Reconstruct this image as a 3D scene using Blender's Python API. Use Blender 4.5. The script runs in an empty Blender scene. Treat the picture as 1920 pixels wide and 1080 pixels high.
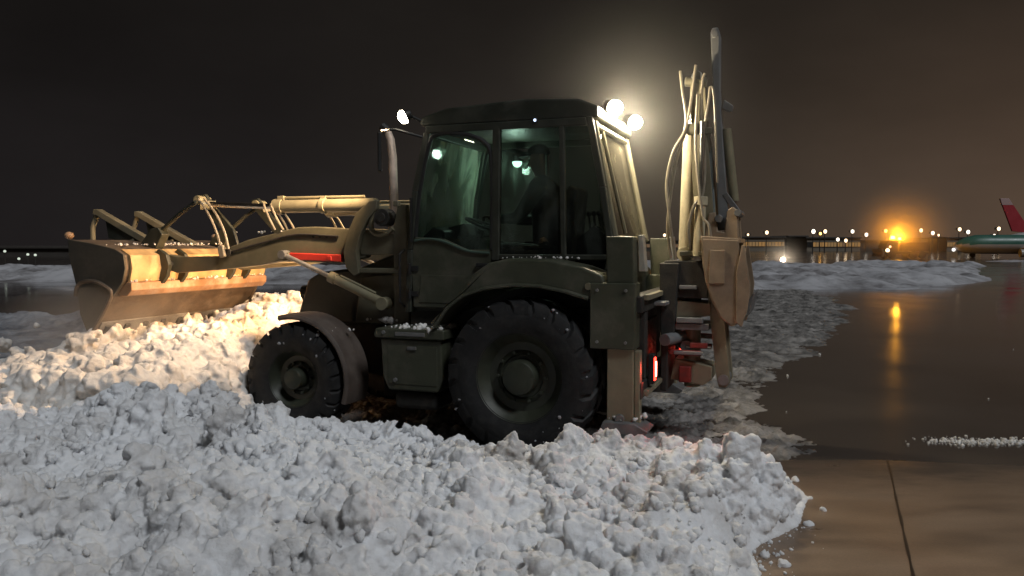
import bpy, bmesh, math, random
import numpy as np
from mathutils import Vector, Matrix, Euler

R = math.radians
scene = bpy.context.scene
col = scene.collection
random.seed(7)

# ------------------------------------------------------------------ camera
cam_d = bpy.data.cameras.new("camera")
cam = bpy.data.objects.new("camera", cam_d)
col.objects.link(cam)
cam.location = (0, 0, 1.85)
cam.rotation_euler = (R(90 - 3.11), 0, 0)
cam_d.sensor_width = 36
cam_d.lens = 28.26
cam_d.clip_start = 0.05
cam_d.clip_end = 3000
scene.camera = cam

# ------------------------------------------------------------------ view / engine
scene.view_settings.view_transform = 'Standard'
scene.view_settings.look = 'None'
scene.view_settings.exposure = 0.0
scene.view_settings.gamma = 1.0
scene.cycles.use_denoising = True
scene.cycles.max_bounces = 8
scene.cycles.transparent_max_bounces = 16
scene.cycles.volume_bounces = 0
scene.cycles.sample_clamp_indirect = 4.0
scene.cycles.caustics_reflective = False
scene.cycles.caustics_refractive = False

# ------------------------------------------------------------------ night sky (cloud lit by the airport)
SUN_EL, SUN_AZ = 50, 40          # flood masts behind the camera, to the right
world = bpy.data.worlds.new("World")
scene.world = world
world.use_nodes = True
wt = world.node_tree
wt.nodes.clear()
def wn(t, **k):
    n = wt.nodes.new(t)
    for a, b in k.items(): setattr(n, a, b)
    return n
def ramp(n, pts, mode='LINEAR'):
    cr = n.color_ramp
    cr.interpolation = mode
    while len(cr.elements) > 1: cr.elements.remove(cr.elements[-1])
    cr.elements[0].position = pts[0][0]; cr.elements[0].color = (*pts[0][1], 1)
    for p, c in pts[1:]:
        e = cr.elements.new(p); e.color = (*c, 1)
tc = wn('ShaderNodeTexCoord')
sep = wn('ShaderNodeSeparateXYZ')
wt.links.new(tc.outputs['Generated'], sep.inputs[0])
mr = wn('ShaderNodeMapRange'); mr.inputs['From Min'].default_value = -0.7; mr.inputs['From Max'].default_value = 0.7
wt.links.new(sep.outputs['X'], mr.inputs['Value'])
hor = wn('ShaderNodeValToRGB'); top = wn('ShaderNodeValToRGB')
ramp(hor, [(0.0, (.0125, .0108, .0112)), (0.3, (.0150, .0128, .0125)), (0.55, (.030, .0245, .0195)),
           (0.72, (.048, .035, .0255)), (0.9, (.082, .054, .037)), (1.0, (.090, .058, .039))])
ramp(top, [(0.0, (.0062, .0055, .0052)), (0.4, (.0100, .0085, .0075)), (0.65, (.0150, .0122, .0098)), (1.0, (.0205, .0150, .0110))])
wt.links.new(mr.outputs[0], hor.inputs[0]); wt.links.new(mr.outputs[0], top.inputs[0])
mz = wn('ShaderNodeMapRange'); mz.inputs['From Min'].default_value = 0.0; mz.inputs['From Max'].default_value = 0.34
mz.interpolation_type = 'SMOOTHSTEP'
wt.links.new(sep.outputs['Z'], mz.inputs['Value'])
mix = wn('ShaderNodeMixRGB')
wt.links.new(mz.outputs[0], mix.inputs[0]); wt.links.new(hor.outputs[0], mix.inputs[1]); wt.links.new(top.outputs[0], mix.inputs[2])
nz = wn('ShaderNodeTexNoise'); nz.inputs['Scale'].default_value = 3.5; nz.inputs['Detail'].default_value = 5
mp = wn('ShaderNodeMapping'); mp.inputs['Scale'].default_value = (1, 1, 2.2)
wt.links.new(tc.outputs['Generated'], mp.inputs[0]); wt.links.new(mp.outputs[0], nz.inputs['Vector'])
cm = wn('ShaderNodeMapRange'); cm.inputs['From Min'].default_value = .3; cm.inputs['From Max'].default_value = .7
cm.inputs['To Min'].default_value = .82; cm.inputs['To Max'].default_value = 1.15
wt.links.new(nz.outputs[0], cm.inputs['Value'])
mul = wn('ShaderNodeMixRGB', blend_type='MULTIPLY'); mul.inputs[0].default_value = 1
wt.links.new(mix.outputs[0], mul.inputs[1]); wt.links.new(cm.outputs[0], mul.inputs[2])
bg1 = wn('ShaderNodeBackground'); bg1.inputs['Strength'].default_value = 1.0
wt.links.new(mul.outputs[0], bg1.inputs['Color'])
sky = wn('ShaderNodeTexSky', sky_type='NISHITA'); sky.sun_disc = False
sky.sun_elevation = R(-4); sky.sun_rotation = R(180 - SUN_AZ)
bg2 = wn('ShaderNodeBackground'); bg2.inputs['Strength'].default_value = 0.002
wt.links.new(sky.outputs[0], bg2.inputs['Color'])
add = wn('ShaderNodeAddShader'); wo = wn('ShaderNodeOutputWorld')
wt.links.new(bg1.outputs[0], add.inputs[0]); wt.links.new(bg2.outputs[0], add.inputs[1]); wt.links.new(add.outputs[0], wo.inputs[0])

# the apron floodlighting arriving from behind the camera
sd = bpy.data.lights.new("sun", 'SUN'); sd.energy = 1.38; sd.angle = R(13); sd.color = (0.92, 0.96, 1.0)
sun = bpy.data.objects.new("sun", sd); col.objects.link(sun)
az, el = R(SUN_AZ), R(SUN_EL)
sdir = Vector((math.sin(az) * math.cos(el), -math.cos(az) * math.cos(el), math.sin(el)))
sun.rotation_euler = sdir.to_track_quat('Z', 'Y').to_euler()
sun.location = (10, -10, 15)

# ------------------------------------------------------------------ noise (numpy)
def _h(ix, iy, iz, s):
    n = (ix * 374761393 + iy * 668265263 + iz * 2147483647 + s * 1274126177) & 0xffffffff
    n = ((n ^ (n >> 13)) * 1274126177) & 0xffffffff
    n = ((n ^ (n >> 16)) * 2246822519) & 0xffffffff
    return ((n ^ (n >> 15)) & 0xffffff) / float(0xffffff)
def vnoise(x, y, z=None, s=0):
    x = np.asarray(x, float); y = np.asarray(y, float)
    z = np.zeros_like(x) if z is None else np.asarray(z, float)
    xi = np.floor(x).astype(np.int64); yi = np.floor(y).astype(np.int64); zi = np.floor(z).astype(np.int64)
    fx, fy, fz = x - xi, y - yi, z - zi
    fx = fx * fx * (3 - 2 * fx); fy = fy * fy * (3 - 2 * fy); fz = fz * fz * (3 - 2 * fz)
    r = 0
    for dx in (0, 1):
        for dy in (0, 1):
            for dz in (0, 1):
                w = (fx if dx else 1 - fx) * (fy if dy else 1 - fy) * (fz if dz else 1 - fz)
                r = r + w * _h(xi + dx, yi + dy, zi + dz, s)
    return r * 2 - 1
def fbm(x, y, oct=4, s=0, z=None):
    a, t, f = 1.0, 0, 1.0
    for k in range(oct):
        t = t + a * vnoise(x * f, y * f, None if z is None else z * f, s + k); a *= .5; f *= 2.03
    return t
def lumps(x, y, s=0):
    """0..1 rounded clods on a jittered grid"""
    xi = np.floor(x).astype(np.int64); yi = np.floor(y).astype(np.int64)
    best = np.zeros_like(x)
    for dx in (-1, 0, 1):
        for dy in (-1, 0, 1):
            cx = xi + dx; cy = yi + dy; z0 = np.zeros_like(cx)
            px = cx + _h(cx, cy, z0, s); py = cy + _h(cx, cy, z0, s + 11)
            rr = .45 + .45 * _h(cx, cy, z0, s + 23)
            d2 = ((x - px) ** 2 + (y - py) ** 2) / rr ** 2
            best = np.maximum(best, np.sqrt(np.clip(1 - d2, 0, 1)) * rr)
    return best
def sstep(a, b, x):
    t = np.clip((x - a) / (b - a), 0, 1); return t * t * (3 - 2 * t)

# ------------------------------------------------------------------ materials
def new_mat(name):
    m = bpy.data.materials.new(name); m.use_nodes = True
    nt = m.node_tree; nt.nodes.clear()
    o = nt.nodes.new('ShaderNodeOutputMaterial'); p = nt.nodes.new('ShaderNodeBsdfPrincipled')
    nt.links.new(p.outputs[0], o.inputs[0])
    return m, nt, p
def mat(name, c, rough=.5, metal=0.0, var=.2, scale=6, bump=0.0, grime=None, gscale=3.0, gamt=.5, coat=0.0, stretch=(1, 1, 1), spec=.5):
    m, nt, p = new_mat(name)
    N, Lk = nt.nodes.new, nt.links.new
    t = N('ShaderNodeTexCoord'); mpn = N('ShaderNodeMapping'); mpn.inputs['Scale'].default_value = stretch
    Lk(t.outputs['Object'], mpn.inputs[0])
    n = N('ShaderNodeTexNoise'); n.inputs['Scale'].default_value = scale; n.inputs['Detail'].default_value = 6; n.inputs['Roughness'].default_value = .65
    Lk(mpn.outputs[0], n.inputs['Vector'])
    cr = N('ShaderNodeValToRGB')
    ramp(cr, [(.3, tuple(v * (1 - var) for v in c)), (.7, tuple(min(1, v * (1 + var)) for v in c))])
    Lk(n.outputs[0], cr.inputs[0])
    out = cr.outputs[0]
    if grime:
        g = N('ShaderNodeTexNoise'); g.inputs['Scale'].default_value = gscale; g.inputs['Detail'].default_value = 9; g.inputs['Roughness'].default_value = .7
        Lk(mpn.outputs[0], g.inputs['Vector'])
        gr = N('ShaderNodeMapRange'); gr.inputs['From Min'].default_value = .48; gr.inputs['From Max'].default_value = .72; gr.inputs['To Max'].default_value = gamt
        Lk(g.outputs[0], gr.inputs['Value'])
        mx = N('ShaderNodeMixRGB'); mx.inputs[2].default_value = (*grime, 1)
        Lk(gr.outputs[0], mx.inputs[0]); Lk(out, mx.inputs[1]); out = mx.outputs[0]
    Lk(out, p.inputs['Base Color'])
    rr = N('ShaderNodeMapRange'); rr.inputs['From Min'].default_value = .3; rr.inputs['From Max'].default_value = .7
    rr.inputs['To Min'].default_value = max(.03, rough * .75); rr.inputs['To Max'].default_value = min(1, rough * 1.25)
    Lk(n.outputs[0], rr.inputs['Value']); Lk(rr.outputs[0], p.inputs['Roughness'])
    p.inputs['Metallic'].default_value = metal
    p.inputs['Specular IOR Level'].default_value = spec
    if coat: p.inputs['Coat Weight'].default_value = coat
    if bump:
        b = N('ShaderNodeBump'); b.inputs['Strength'].default_value = bump; b.inputs['Distance'].default_value = .01
        n2 = N('ShaderNodeTexNoise'); n2.inputs['Scale'].default_value = scale * 7; n2.inputs['Detail'].default_value = 5
        Lk(mpn.outputs[0], n2.inputs['Vector']); Lk(n2.outputs[0], b.inputs['Height']); Lk(b.outputs[0], p.inputs['Normal'])
    return m
def emit(name, c, s):
    m = bpy.data.materials.new(name); m.use_nodes = True; nt = m.node_tree; nt.nodes.clear()
    o = nt.nodes.new('ShaderNodeOutputMaterial'); e = nt.nodes.new('ShaderNodeEmission')
    e.inputs[0].default_value = (*c, 1); e.inputs[1].default_value = s; nt.links.new(e.outputs[0], o.inputs[0])
    return m
def glass_mat(name, tint, film=None, film_amt=0.0, fscale=(6, 6, .7)):
    m = bpy.data.materials.new(name); m.use_nodes = True; nt = m.node_tree; nt.nodes.clear()
    N, Lk = nt.nodes.new, nt.links.new
    o = N('ShaderNodeOutputMaterial'); tr = N('ShaderNodeBsdfTransparent'); tr.inputs[0].default_value = (*tint, 1)
    gl = N('ShaderNodeBsdfGlossy'); gl.inputs['Roughness'].default_value = .06
    fr = N('ShaderNodeFresnel'); fr.inputs[0].default_value = 1.35
    mx = N('ShaderNodeMixShader'); Lk(fr.outputs[0], mx.inputs[0]); Lk(tr.outputs[0], mx.inputs[1]); Lk(gl.outputs[0], mx.inputs[2])
    last = mx
    if film:
        df = N('ShaderNodeBsdfDiffuse'); df.inputs[0].default_value = (*film, 1)
        tl = N('ShaderNodeBsdfTranslucent'); tl.inputs[0].default_value = (*film, 1)
        ds = N('ShaderNodeMixShader'); ds.inputs[0].default_value = .5; Lk(df.outputs[0], ds.inputs[1]); Lk(tl.outputs[0], ds.inputs[2])
        t = N('ShaderNodeTexCoord'); mpn = N('ShaderNodeMapping'); mpn.inputs['Scale'].default_value = fscale
        Lk(t.outputs['Object'], mpn.inputs[0])
        n = N('ShaderNodeTexNoise'); n.inputs['Scale'].default_value = 1.6; n.inputs['Detail'].default_value = 4; n.inputs['Distortion'].default_value = .5
        Lk(mpn.outputs[0], n.inputs['Vector'])
        r = N('ShaderNodeMapRange'); r.inputs['From Min'].default_value = .46; r.inputs['From Max'].default_value = .68; r.inputs['To Min'].default_value = film_amt * .12; r.inputs['To Max'].default_value = film_amt
        Lk(n.outputs[0], r.inputs['Value'])
        m2 = N('ShaderNodeMixShader'); Lk(r.outputs[0], m2.inputs[0]); Lk(mx.outputs[0], m2.inputs[1]); Lk(ds.outputs[0], m2.inputs[2]); last = m2
    Lk(last.outputs[0], o.inputs[0])
    return m

M = {}
GRM = (.16, .14, .115)
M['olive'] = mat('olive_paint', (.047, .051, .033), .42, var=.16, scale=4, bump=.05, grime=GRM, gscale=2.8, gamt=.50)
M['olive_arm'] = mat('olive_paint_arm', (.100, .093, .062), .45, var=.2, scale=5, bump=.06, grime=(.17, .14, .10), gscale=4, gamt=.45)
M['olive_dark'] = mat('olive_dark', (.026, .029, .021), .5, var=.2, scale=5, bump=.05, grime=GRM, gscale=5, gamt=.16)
M['black'] = mat('black_plastic', (.012, .012, .012), .55, var=.3, scale=9, bump=.05)
M['chassis'] = mat('dirty_chassis', (.018, .017, .015), .7, var=.35, scale=8, bump=.2, grime=(.09, .075, .06), gscale=7, gamt=.4)
M['rubber'] = mat('tyre_rubber', (.0085, .0085, .009), .72, var=.3, scale=10, bump=.15, grime=(.06, .058, .055), gscale=8, gamt=.38)
M['rim'] = mat('rim_paint', (.030, .034, .022), .5, var=.2, scale=7, bump=.08, grime=(.06, .055, .045), gscale=5, gamt=.3)
M['bucket'] = mat('worn_steel', (.105, .078, .056), .55, metal=.2, var=.35, scale=6, bump=.2, grime=(.26, .22, .18), gscale=4, gamt=.5, stretch=(1, 1, 2))
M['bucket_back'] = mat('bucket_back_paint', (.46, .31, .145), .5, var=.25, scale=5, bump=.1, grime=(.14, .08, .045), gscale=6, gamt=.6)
M['ram'] = mat('ram_barrel', (.22, .20, .13), .35, var=.12, scale=8, grime=(.12, .10, .07), gscale=6, gamt=.4)
M['chrome'] = mat('chrome_rod', (.62, .62, .60), .22, metal=1, var=.1, scale=12)
M['steel'] = mat('grey_steel', (.20, .20, .20), .45, metal=.4, var=.25, scale=8, bump=.1, grime=(.10, .085, .07), gscale=6, gamt=.5)
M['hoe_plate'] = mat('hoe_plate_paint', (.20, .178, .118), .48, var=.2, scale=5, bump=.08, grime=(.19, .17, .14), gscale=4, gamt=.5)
M['hoe_bucket'] = mat('hoe_bucket_steel', (.27, .20, .135), .5, metal=.1, var=.25, scale=6, bump=.15, grime=(.24, .2, .16), gscale=4, gamt=.5)
M['dipper'] = mat('dipper_steel', (.16, .165, .17), .45, var=.2, scale=6, bump=.06, grime=(.12, .11, .09), gscale=5, gamt=.5)
M['hose'] = mat('hose_rubber', (.05, .045, .038), .38, var=.2, scale=15)
M['hose_light'] = mat('hose_sleeve', (.25, .215, .16), .45, var=.2, scale=15)
M['red_tail_glow'] = mat('tail_glow_red', (.20, .020, .016), .5, var=.3, scale=12, grime=(.05, .04, .035), gscale=9, gamt=.7)  # tail lamp's red reflection, given as a surface colour
M['red'] = mat('red_paint', (.46, .034, .024), .45, var=.15, scale=8)
M['exhaust'] = mat('exhaust_metal', (.50, .41, .36), .5, metal=.2, var=.25, scale=8)
M['tan'] = mat('tan_frame', (.13, .118, .075), .5, var=.15, scale=6, grime=(.12, .11, .09), gscale=5, gamt=.4)
M['cloth_dark'] = mat('dark_jacket', (.020, .024, .018), .9, var=.3, scale=20, bump=.2)
M['skin'] = mat('skin', (.36, .22, .16), .6, var=.08, scale=12)
M['seat'] = mat('seat_fabric', (.016, .016, .017), .9, var=.25, scale=18, bump=.2)
M['glass'] = glass_mat('cab_glass', (.70, .77, .74), film=(.30, .34, .30), film_amt=.22, fscale=(3, 3, 1.5))  # film also paints the lamp halo's grey veil over the panes
M['windscreen'] = glass_mat('streaked_windscreen', (.66, .80, .72), film=(.75, .82, .70), film_amt=.85, fscale=(4, 3.0, .75))
M['rear_glass'] = glass_mat('tan_film_rear_glass', (.60, .58, .50), film=(.26, .235, .17), film_amt=.55, fscale=(1.2, 1.2, .8))
M['lamp'] = emit('work_lamp_lens', (1, .84, .58), 850)
M['lamp_front'] = emit('front_lamp_lens', (1, .88, .66), 30)
M['head'] = emit('headlamp_lens', (1, .62, .30), 12)
M['tail'] = emit('tail_lamp_lens', (1, .035, .02), 9)
M['tail_dim'] = emit('tail_lamp_core', (1, .30, .18), 16)
M['green'] = emit('cab_lamp', (.55, 1, .70), 4)
M['bluewhite'] = emit('roof_dot', (.62, .75, 1), 2.5)

# snow
def snow_mat(name, c1, c2, scale, thr=(.45, .75), rough=.75, sss=0.0):
    m, nt, p = new_mat(name); N, Lk = nt.nodes.new, nt.links.new
    t = N('ShaderNodeTexCoord'); n = N('ShaderNodeTexNoise'); n.inputs['Scale'].default_value = scale; n.inputs['Detail'].default_value = 8; n.inputs['Roughness'].default_value = .7
    Lk(t.outputs['Object'], n.inputs['Vector'])
    cr = N('ShaderNodeValToRGB'); ramp(cr, [(thr[0], c1), (thr[1], c2)]); Lk(n.outputs[0], cr.inputs[0]); Lk(cr.outputs[0], p.inputs['Base Color'])
    p.inputs['Roughness'].default_value = rough
    p.inputs['Specular IOR Level'].default_value = .3
    if sss: p.inputs['Subsurface Weight'].default_value = sss; p.inputs['Subsurface Radius'].default_value = (1, .95, .9); p.inputs['Subsurface Scale'].default_value = .03
    b = N('ShaderNodeBump'); b.inputs['Strength'].default_value = .8; b.inputs['Distance'].default_value = .016
    n2 = N('ShaderNodeTexNoise'); n2.inputs['Scale'].default_value = 55; n2.inputs['Detail'].default_value = 7; n2.inputs['Roughness'].default_value = .7
    Lk(t.outputs['Object'], n2.inputs['Vector']); Lk(n2.outputs[0], b.inputs['Height']); Lk(b.outputs[0], p.inputs['Normal'])
    return m
M['snow'] = snow_mat('clumped_snow', (.86, .87, .89), (.36, .32, .28), .9, (.47, .78), sss=.35)
M['snow_pushed'] = snow_mat('pushed_snow', (.78, .76, .73), (.50, .45, .40), 1.8, sss=.5)
M['slush'] = snow_mat('wet_slush', (.06, .058, .055), (.40, .38, .36), 2.4, (.36, .70), rough=.42)
M['snow_cover'] = snow_mat('thin_snow_cover', (.085, .10, .125), (.30, .33, .37), 1.2, (.40, .72))
M['snow_far'] = snow_mat('old_snow', (.46, .46, .48), (.13, .12, .12), .5, (.42, .66))

# ------------------------------------------------------------------ mesh helpers
def tag(o, label=None, cat=None, group=None, kind=None):
    if label: o['label'] = label
    if cat: o['category'] = cat
    if group: o['group'] = group
    if kind: o['kind'] = kind
    return o
def empty(name, loc=(0, 0, 0), rz=0, parent=None):
    o = bpy.data.objects.new(name, None); col.objects.link(o); o.location = loc; o.rotation_euler = (0, 0, rz); o.empty_display_size = .3
    if parent: o.parent = parent
    return o
def finish(bm, name, m, parent=None, bevel=.008, smooth=True, seg=2, angle=32):
    bmesh.ops.recalc_face_normals(bm, faces=bm.faces)
    me = bpy.data.meshes.new(name); bm.to_mesh(me); bm.free()
    o = bpy.data.objects.new(name, me); col.objects.link(o)
    for mm in (m if isinstance(m, (list, tuple)) else [m]): me.materials.append(mm)
    if smooth:
        me.polygons.foreach_set('use_smooth', [True] * len(me.polygons))
        me.set_sharp_from_angle(angle=R(angle))
    if bevel:
        bv = o.modifiers.new('bevel', 'BEVEL'); bv.width = bevel; bv.segments = seg; bv.limit_method = 'ANGLE'; bv.angle_limit = R(35)
        bv.harden_normals = smooth
    if parent: o.parent = parent
    return o
def B(): return bmesh.new()
def box(bm, c, s, rot=(0, 0, 0)):
    mtx = Matrix.Translation(c) @ Euler(rot).to_matrix().to_4x4() @ Matrix.Diagonal((*s, 1))
    bmesh.ops.create_cube(bm, size=1, matrix=mtx)
def prism(bm, pts, y0, y1):
    a = [bm.verts.new((x, y0, z)) for x, z in pts]; b = [bm.verts.new((x, y1, z)) for x, z in pts]
    bm.faces.new(a); bm.faces.new(b[::-1])
    for i in range(len(pts)):
        j = (i + 1) % len(pts); bm.faces.new((a[j], a[i], b[i], b[j]))
def prism_x(bm, pts, x0, x1):       # outline in YZ
    a = [bm.verts.new((x0, y, z)) for y, z in pts]; b = [bm.verts.new((x1, y, z)) for y, z in pts]
    bm.faces.new(a); bm.faces.new(b[::-1])
    for i in range(len(pts)):
        j = (i + 1) % len(pts); bm.faces.new((a[j], a[i], b[i], b[j]))
def cyl(bm, p0, p1, r0, r1=None, n=16):
    p0, p1 = Vector(p0), Vector(p1); d = p1 - p0; r1 = r0 if r1 is None else r1
    mtx = Matrix.Translation((p0 + p1) / 2) @ d.to_track_quat('Z', 'Y').to_matrix().to_4x4()
    bmesh.ops.create_cone(bm, cap_ends=True, segments=n, radius1=r0, radius2=r1, depth=d.length, matrix=mtx)
def sweep(bm, pts, r, n=10):
    pts = [Vector(p) for p in pts]; rings = []
    rr = r if isinstance(r, (list, tuple)) else [r] * len(pts)
    up = Vector((.13, .91, .2)).normalized()
    for i, p in enumerate(pts):
        d = (pts[min(i + 1, len(pts) - 1)] - pts[max(i - 1, 0)]).normalized()
        a = d.cross(up).normalized(); b = d.cross(a)
        rings.append([bm.verts.new(p + (a * math.cos(2 * math.pi * k / n) + b * math.sin(2 * math.pi * k / n)) * rr[i]) for k in range(n)])
    for i in range(len(rings) - 1):
        for k in range(n):
            bm.faces.new((rings[i][k], rings[i][(k + 1) % n], rings[i + 1][(k + 1) % n], rings[i + 1][k]))
    bm.faces.new(rings[0]); bm.faces.new(rings[-1][::-1])
def curve(pts, n=24):
    pts = [Vector(p) for p in pts]; out = []
    P = [pts[0] * 2 - pts[1]] + pts + [pts[-1] * 2 - pts[-2]]
    seg = len(pts) - 1; per = max(2, n // seg)
    for i in range(seg):
        p0, p1, p2, p3 = P[i:i + 4]
        for k in range(per):
            t = k / per
            out.append(.5 * ((2 * p1) + (p2 - p0) * t + (2 * p0 - 5 * p1 + 4 * p2 - p3) * t * t + (3 * p1 - p0 - 3 * p2 + p3) * t ** 3))
    out.append(pts[-1]); return out
def lathe(bm, prof, cx, cz, n=48):    # axis along Y through (cx, *, cz); prof = [(r, y)]
    rings = []
    for r, y in prof:
        rings.append([bm.verts.new((cx + r * math.cos(2 * math.pi * k / n), y, cz + r * math.sin(2 * math.pi * k / n))) for k in range(n)])
    for i in range(len(rings) - 1):
        for k in range(n):
            bm.faces.new((rings[i][k], rings[i][(k + 1) % n], rings[i + 1][(k + 1) % n], rings[i + 1][k]))
    return rings
def cap(bm, ring): bm.faces.new(ring)
def np_mesh(name, V, F, m, parent=None, smooth=True):
    me = bpy.data.meshes.new(name)
    V = np.asarray(V, np.float32); F = np.asarray(F, np.int32); k = F.shape[1]
    me.vertices.add(len(V)); me.vertices.foreach_set('co', V.ravel())
    me.loops.add(F.size); me.loops.foreach_set('vertex_index', F.ravel())
    me.polygons.add(len(F)); me.polygons.foreach_set('loop_start', np.arange(0, F.size, k, dtype=np.int32))
    me.polygons.foreach_set('use_smooth', np.ones(len(F), bool) if smooth else np.zeros(len(F), bool))
    me.update(calc_edges=True); me.validate()
    o = bpy.data.objects.new(name, me); col.objects.link(o); me.materials.append(m)
    if parent: o.parent = parent
    return o
def gridmesh(x0, x1, y0, y1, step):
    nx = int((x1 - x0) / step) + 1; ny = int((y1 - y0) / step) + 1
    X, Y = np.meshgrid(np.linspace(x0, x1, nx), np.linspace(y0, y1, ny))
    idx = np.arange(nx * ny).reshape(ny, nx)
    F = np.stack([idx[:-1, :-1], idx[:-1, 1:], idx[1:, 1:], idx[1:, :-1]], -1).reshape(-1, 4)
    return X, Y, F
def drop(V, F, keep):
    """keep only faces with any kept vertex"""
    F = F[keep[F].any(1)]; used = np.unique(F); remap = np.full(len(V), -1); remap[used] = np.arange(len(used))
    return V[used], remap[F]
def closed_grid(X, Y, Z, F, zb=-.12):
    ny, nx = X.shape; n = nx * ny
    V = np.concatenate([np.stack([X.ravel(), Y.ravel(), Z.ravel()], -1), np.stack([X.ravel(), Y.ravel(), np.full(n, zb)], -1)])
    idx = np.arange(n).reshape(ny, nx); S = [F, F[:, ::-1] + n]
    for e in (idx[0], idx[-1][::-1], idx[:, 0][::-1], idx[:, -1]):
        S.append(np.stack([e[1:], e[:-1], e[:-1] + n, e[1:] + n], -1))
    return V, np.concatenate(S)
def fuse(o, voxel, smooth_it, dsize, dstr):
    """melt separate clods into one crumbly mass"""
    a = o.modifiers.new('remesh', 'REMESH'); a.mode = 'VOXEL'; a.voxel_size = voxel; a.use_smooth_shade = True
    b = o.modifiers.new('smooth', 'SMOOTH'); b.factor = .5; b.iterations = smooth_it
    t = bpy.data.textures.new('crumb', 'CLOUDS'); t.noise_scale = dsize; t.noise_depth = 3
    c = o.modifiers.new('crumbs', 'DISPLACE'); c.texture = t; c.strength = dstr; c.mid_level = .5; c.texture_coords = 'LOCAL'
def quads_to_tris(F): return np.concatenate([F[:, [0, 1, 2]], F[:, [0, 2, 3]]])
def ico(sub):
    bm = B(); bmesh.ops.create_icosphere(bm, subdivisions=sub, radius=1)
    V = np.array([v.co[:] for v in bm.verts]); F = np.array([[v.index for v in f.verts] for f in bm.faces]); bm.free()
    return V, F
def clod_variants(sub, n, s0, amp=.42):
    V, F = ico(sub); out = []
    for k in range(n):
        s = s0 + k * 7
        d = 1 + amp * .8 * fbm(V[:, 0] * 1.3 + 5, V[:, 1] * 1.3 + 3, 2, s, V[:, 2] * 1.3 + 9) + amp * .75 * (np.abs(vnoise(V[:, 0] * 2.6 + 7, V[:, 1] * 2.6, V[:, 2] * 2.6, s + 4)) - .3)
        if sub >= 2: d = d + amp * .55 * vnoise(V[:, 0] * 4.6, V[:, 1] * 4.6, V[:, 2] * 4.6, s + 6)
        if sub >= 3: d = d + amp * .42 * vnoise(V[:, 0] * 9.5, V[:, 1] * 9.5, V[:, 2] * 9.5, s + 5)
        out.append(V * d[:, None])
    return out, F
CL_BIG, F_BIG = clod_variants(3, 9, 100)
CL_SM, F_SM = clod_variants(2, 9, 300)
CL_XS, F_XS = clod_variants(1, 9, 500)
def clods(pts, sizes, rng, big=.055):
    Vs, Fs, off = [], [], 0
    for p, s in zip(pts, sizes):
        src, F = (CL_BIG, F_BIG) if s > big else ((CL_SM, F_SM) if s > .026 else (CL_XS, F_XS))
        V = src[rng.integers(len(src))]
        q = rng.normal(size=4); q /= np.linalg.norm(q); w, x, y, z = q
        Rm = np.array([[1 - 2 * (y * y + z * z), 2 * (x * y - z * w), 2 * (x * z + y * w)], [2 * (x * y + z * w), 1 - 2 * (x * x + z * z), 2 * (y * z - x * w)], [2 * (x * z - y * w), 2 * (y * z + x * w), 1 - 2 * (x * x + y * y)]])
        sc = s * (1 + rng.uniform(-.25, .25, 3))
        Vs.append((V * sc) @ Rm.T + p); Fs.append(F + off); off += len(V)
    return np.concatenate(Vs), np.concatenate(Fs)

# ------------------------------------------------------------------ vehicle frame (local X forward, Y near side, Z up)
VO = np.array([.433, 7.95]); VA = R(160)
def loc2w(X, Y): return VO[0] + math.cos(VA) * X - math.sin(VA) * Y, VO[1] + math.sin(VA) * X + math.cos(VA) * Y
def w2loc(x, y):
    dx, dy = x - VO[0], y - VO[1]; c, s = math.cos(VA), math.sin(VA)
    return c * dx + s * dy, -s * dx + c * dy

# ================================================================== GROUND
def ground_mat():
    m, nt, p = new_mat('wet_asphalt'); N, Lk = nt.nodes.new, nt.links.new
    t = N('ShaderNodeTexCoord')
    n = N('ShaderNodeTexNoise'); n.inputs['Scale'].default_value = .35; n.inputs['Detail'].default_value = 8; n.inputs['Roughness'].default_value = .6
    Lk(t.outputs['Object'], n.inputs['Vector'])
    cr = N('ShaderNodeValToRGB'); ramp(cr, [(.35, (.056, .047, .040)), (.7, (.098, .082, .070))]); Lk(n.outputs[0], cr.inputs[0])
    g = N('ShaderNodeTexNoise'); g.inputs['Scale'].default_value = 60; g.inputs['Detail'].default_value = 4; Lk(t.outputs['Object'], g.inputs['Vector'])
    mx = N('ShaderNodeMixRGB', ); mx.blend_type = 'MULTIPLY'; mx.inputs[0].default_value = .5; Lk(cr.outputs[0], mx.inputs[1]); Lk(g.outputs[0], mx.inputs[2])
    Lk(mx.outputs[0], p.inputs['Base Color'])
    r = N('ShaderNodeMapRange'); r.inputs['From Min'].default_value = .35; r.inputs['From Max'].default_value = .7; r.inputs['To Min'].default_value = .06; r.inputs['To Max'].default_value = .17
    Lk(n.outputs[0], r.inputs['Value']); Lk(r.outputs[0], p.inputs['Roughness'])
    b = N('ShaderNodeBump'); b.inputs['Strength'].default_value = .12; b.inputs['Distance'].default_value = .01
    n2 = N('ShaderNodeTexNoise'); n2.inputs['Scale'].default_value = 3.0; n2.inputs['Detail'].default_value = 8; Lk(t.outputs['Object'], n2.inputs['Vector'])
    Lk(n2.outputs[0], b.inputs['Height']); Lk(b.outputs[0], p.inputs['Normal'])
    return m
bm = B()
vs = [bm.verts.new(v) for v in ((-900, -60, 0), (900, -60, 0), (900, 1400, 0), (-900, 1400, 0))]; bm.faces.new(vs)
g = finish(bm, 'ground', ground_mat(), bevel=0, smooth=False); tag(g, 'wet dark asphalt apron reflecting the lights', kind='structure')
del g['label']

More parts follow.
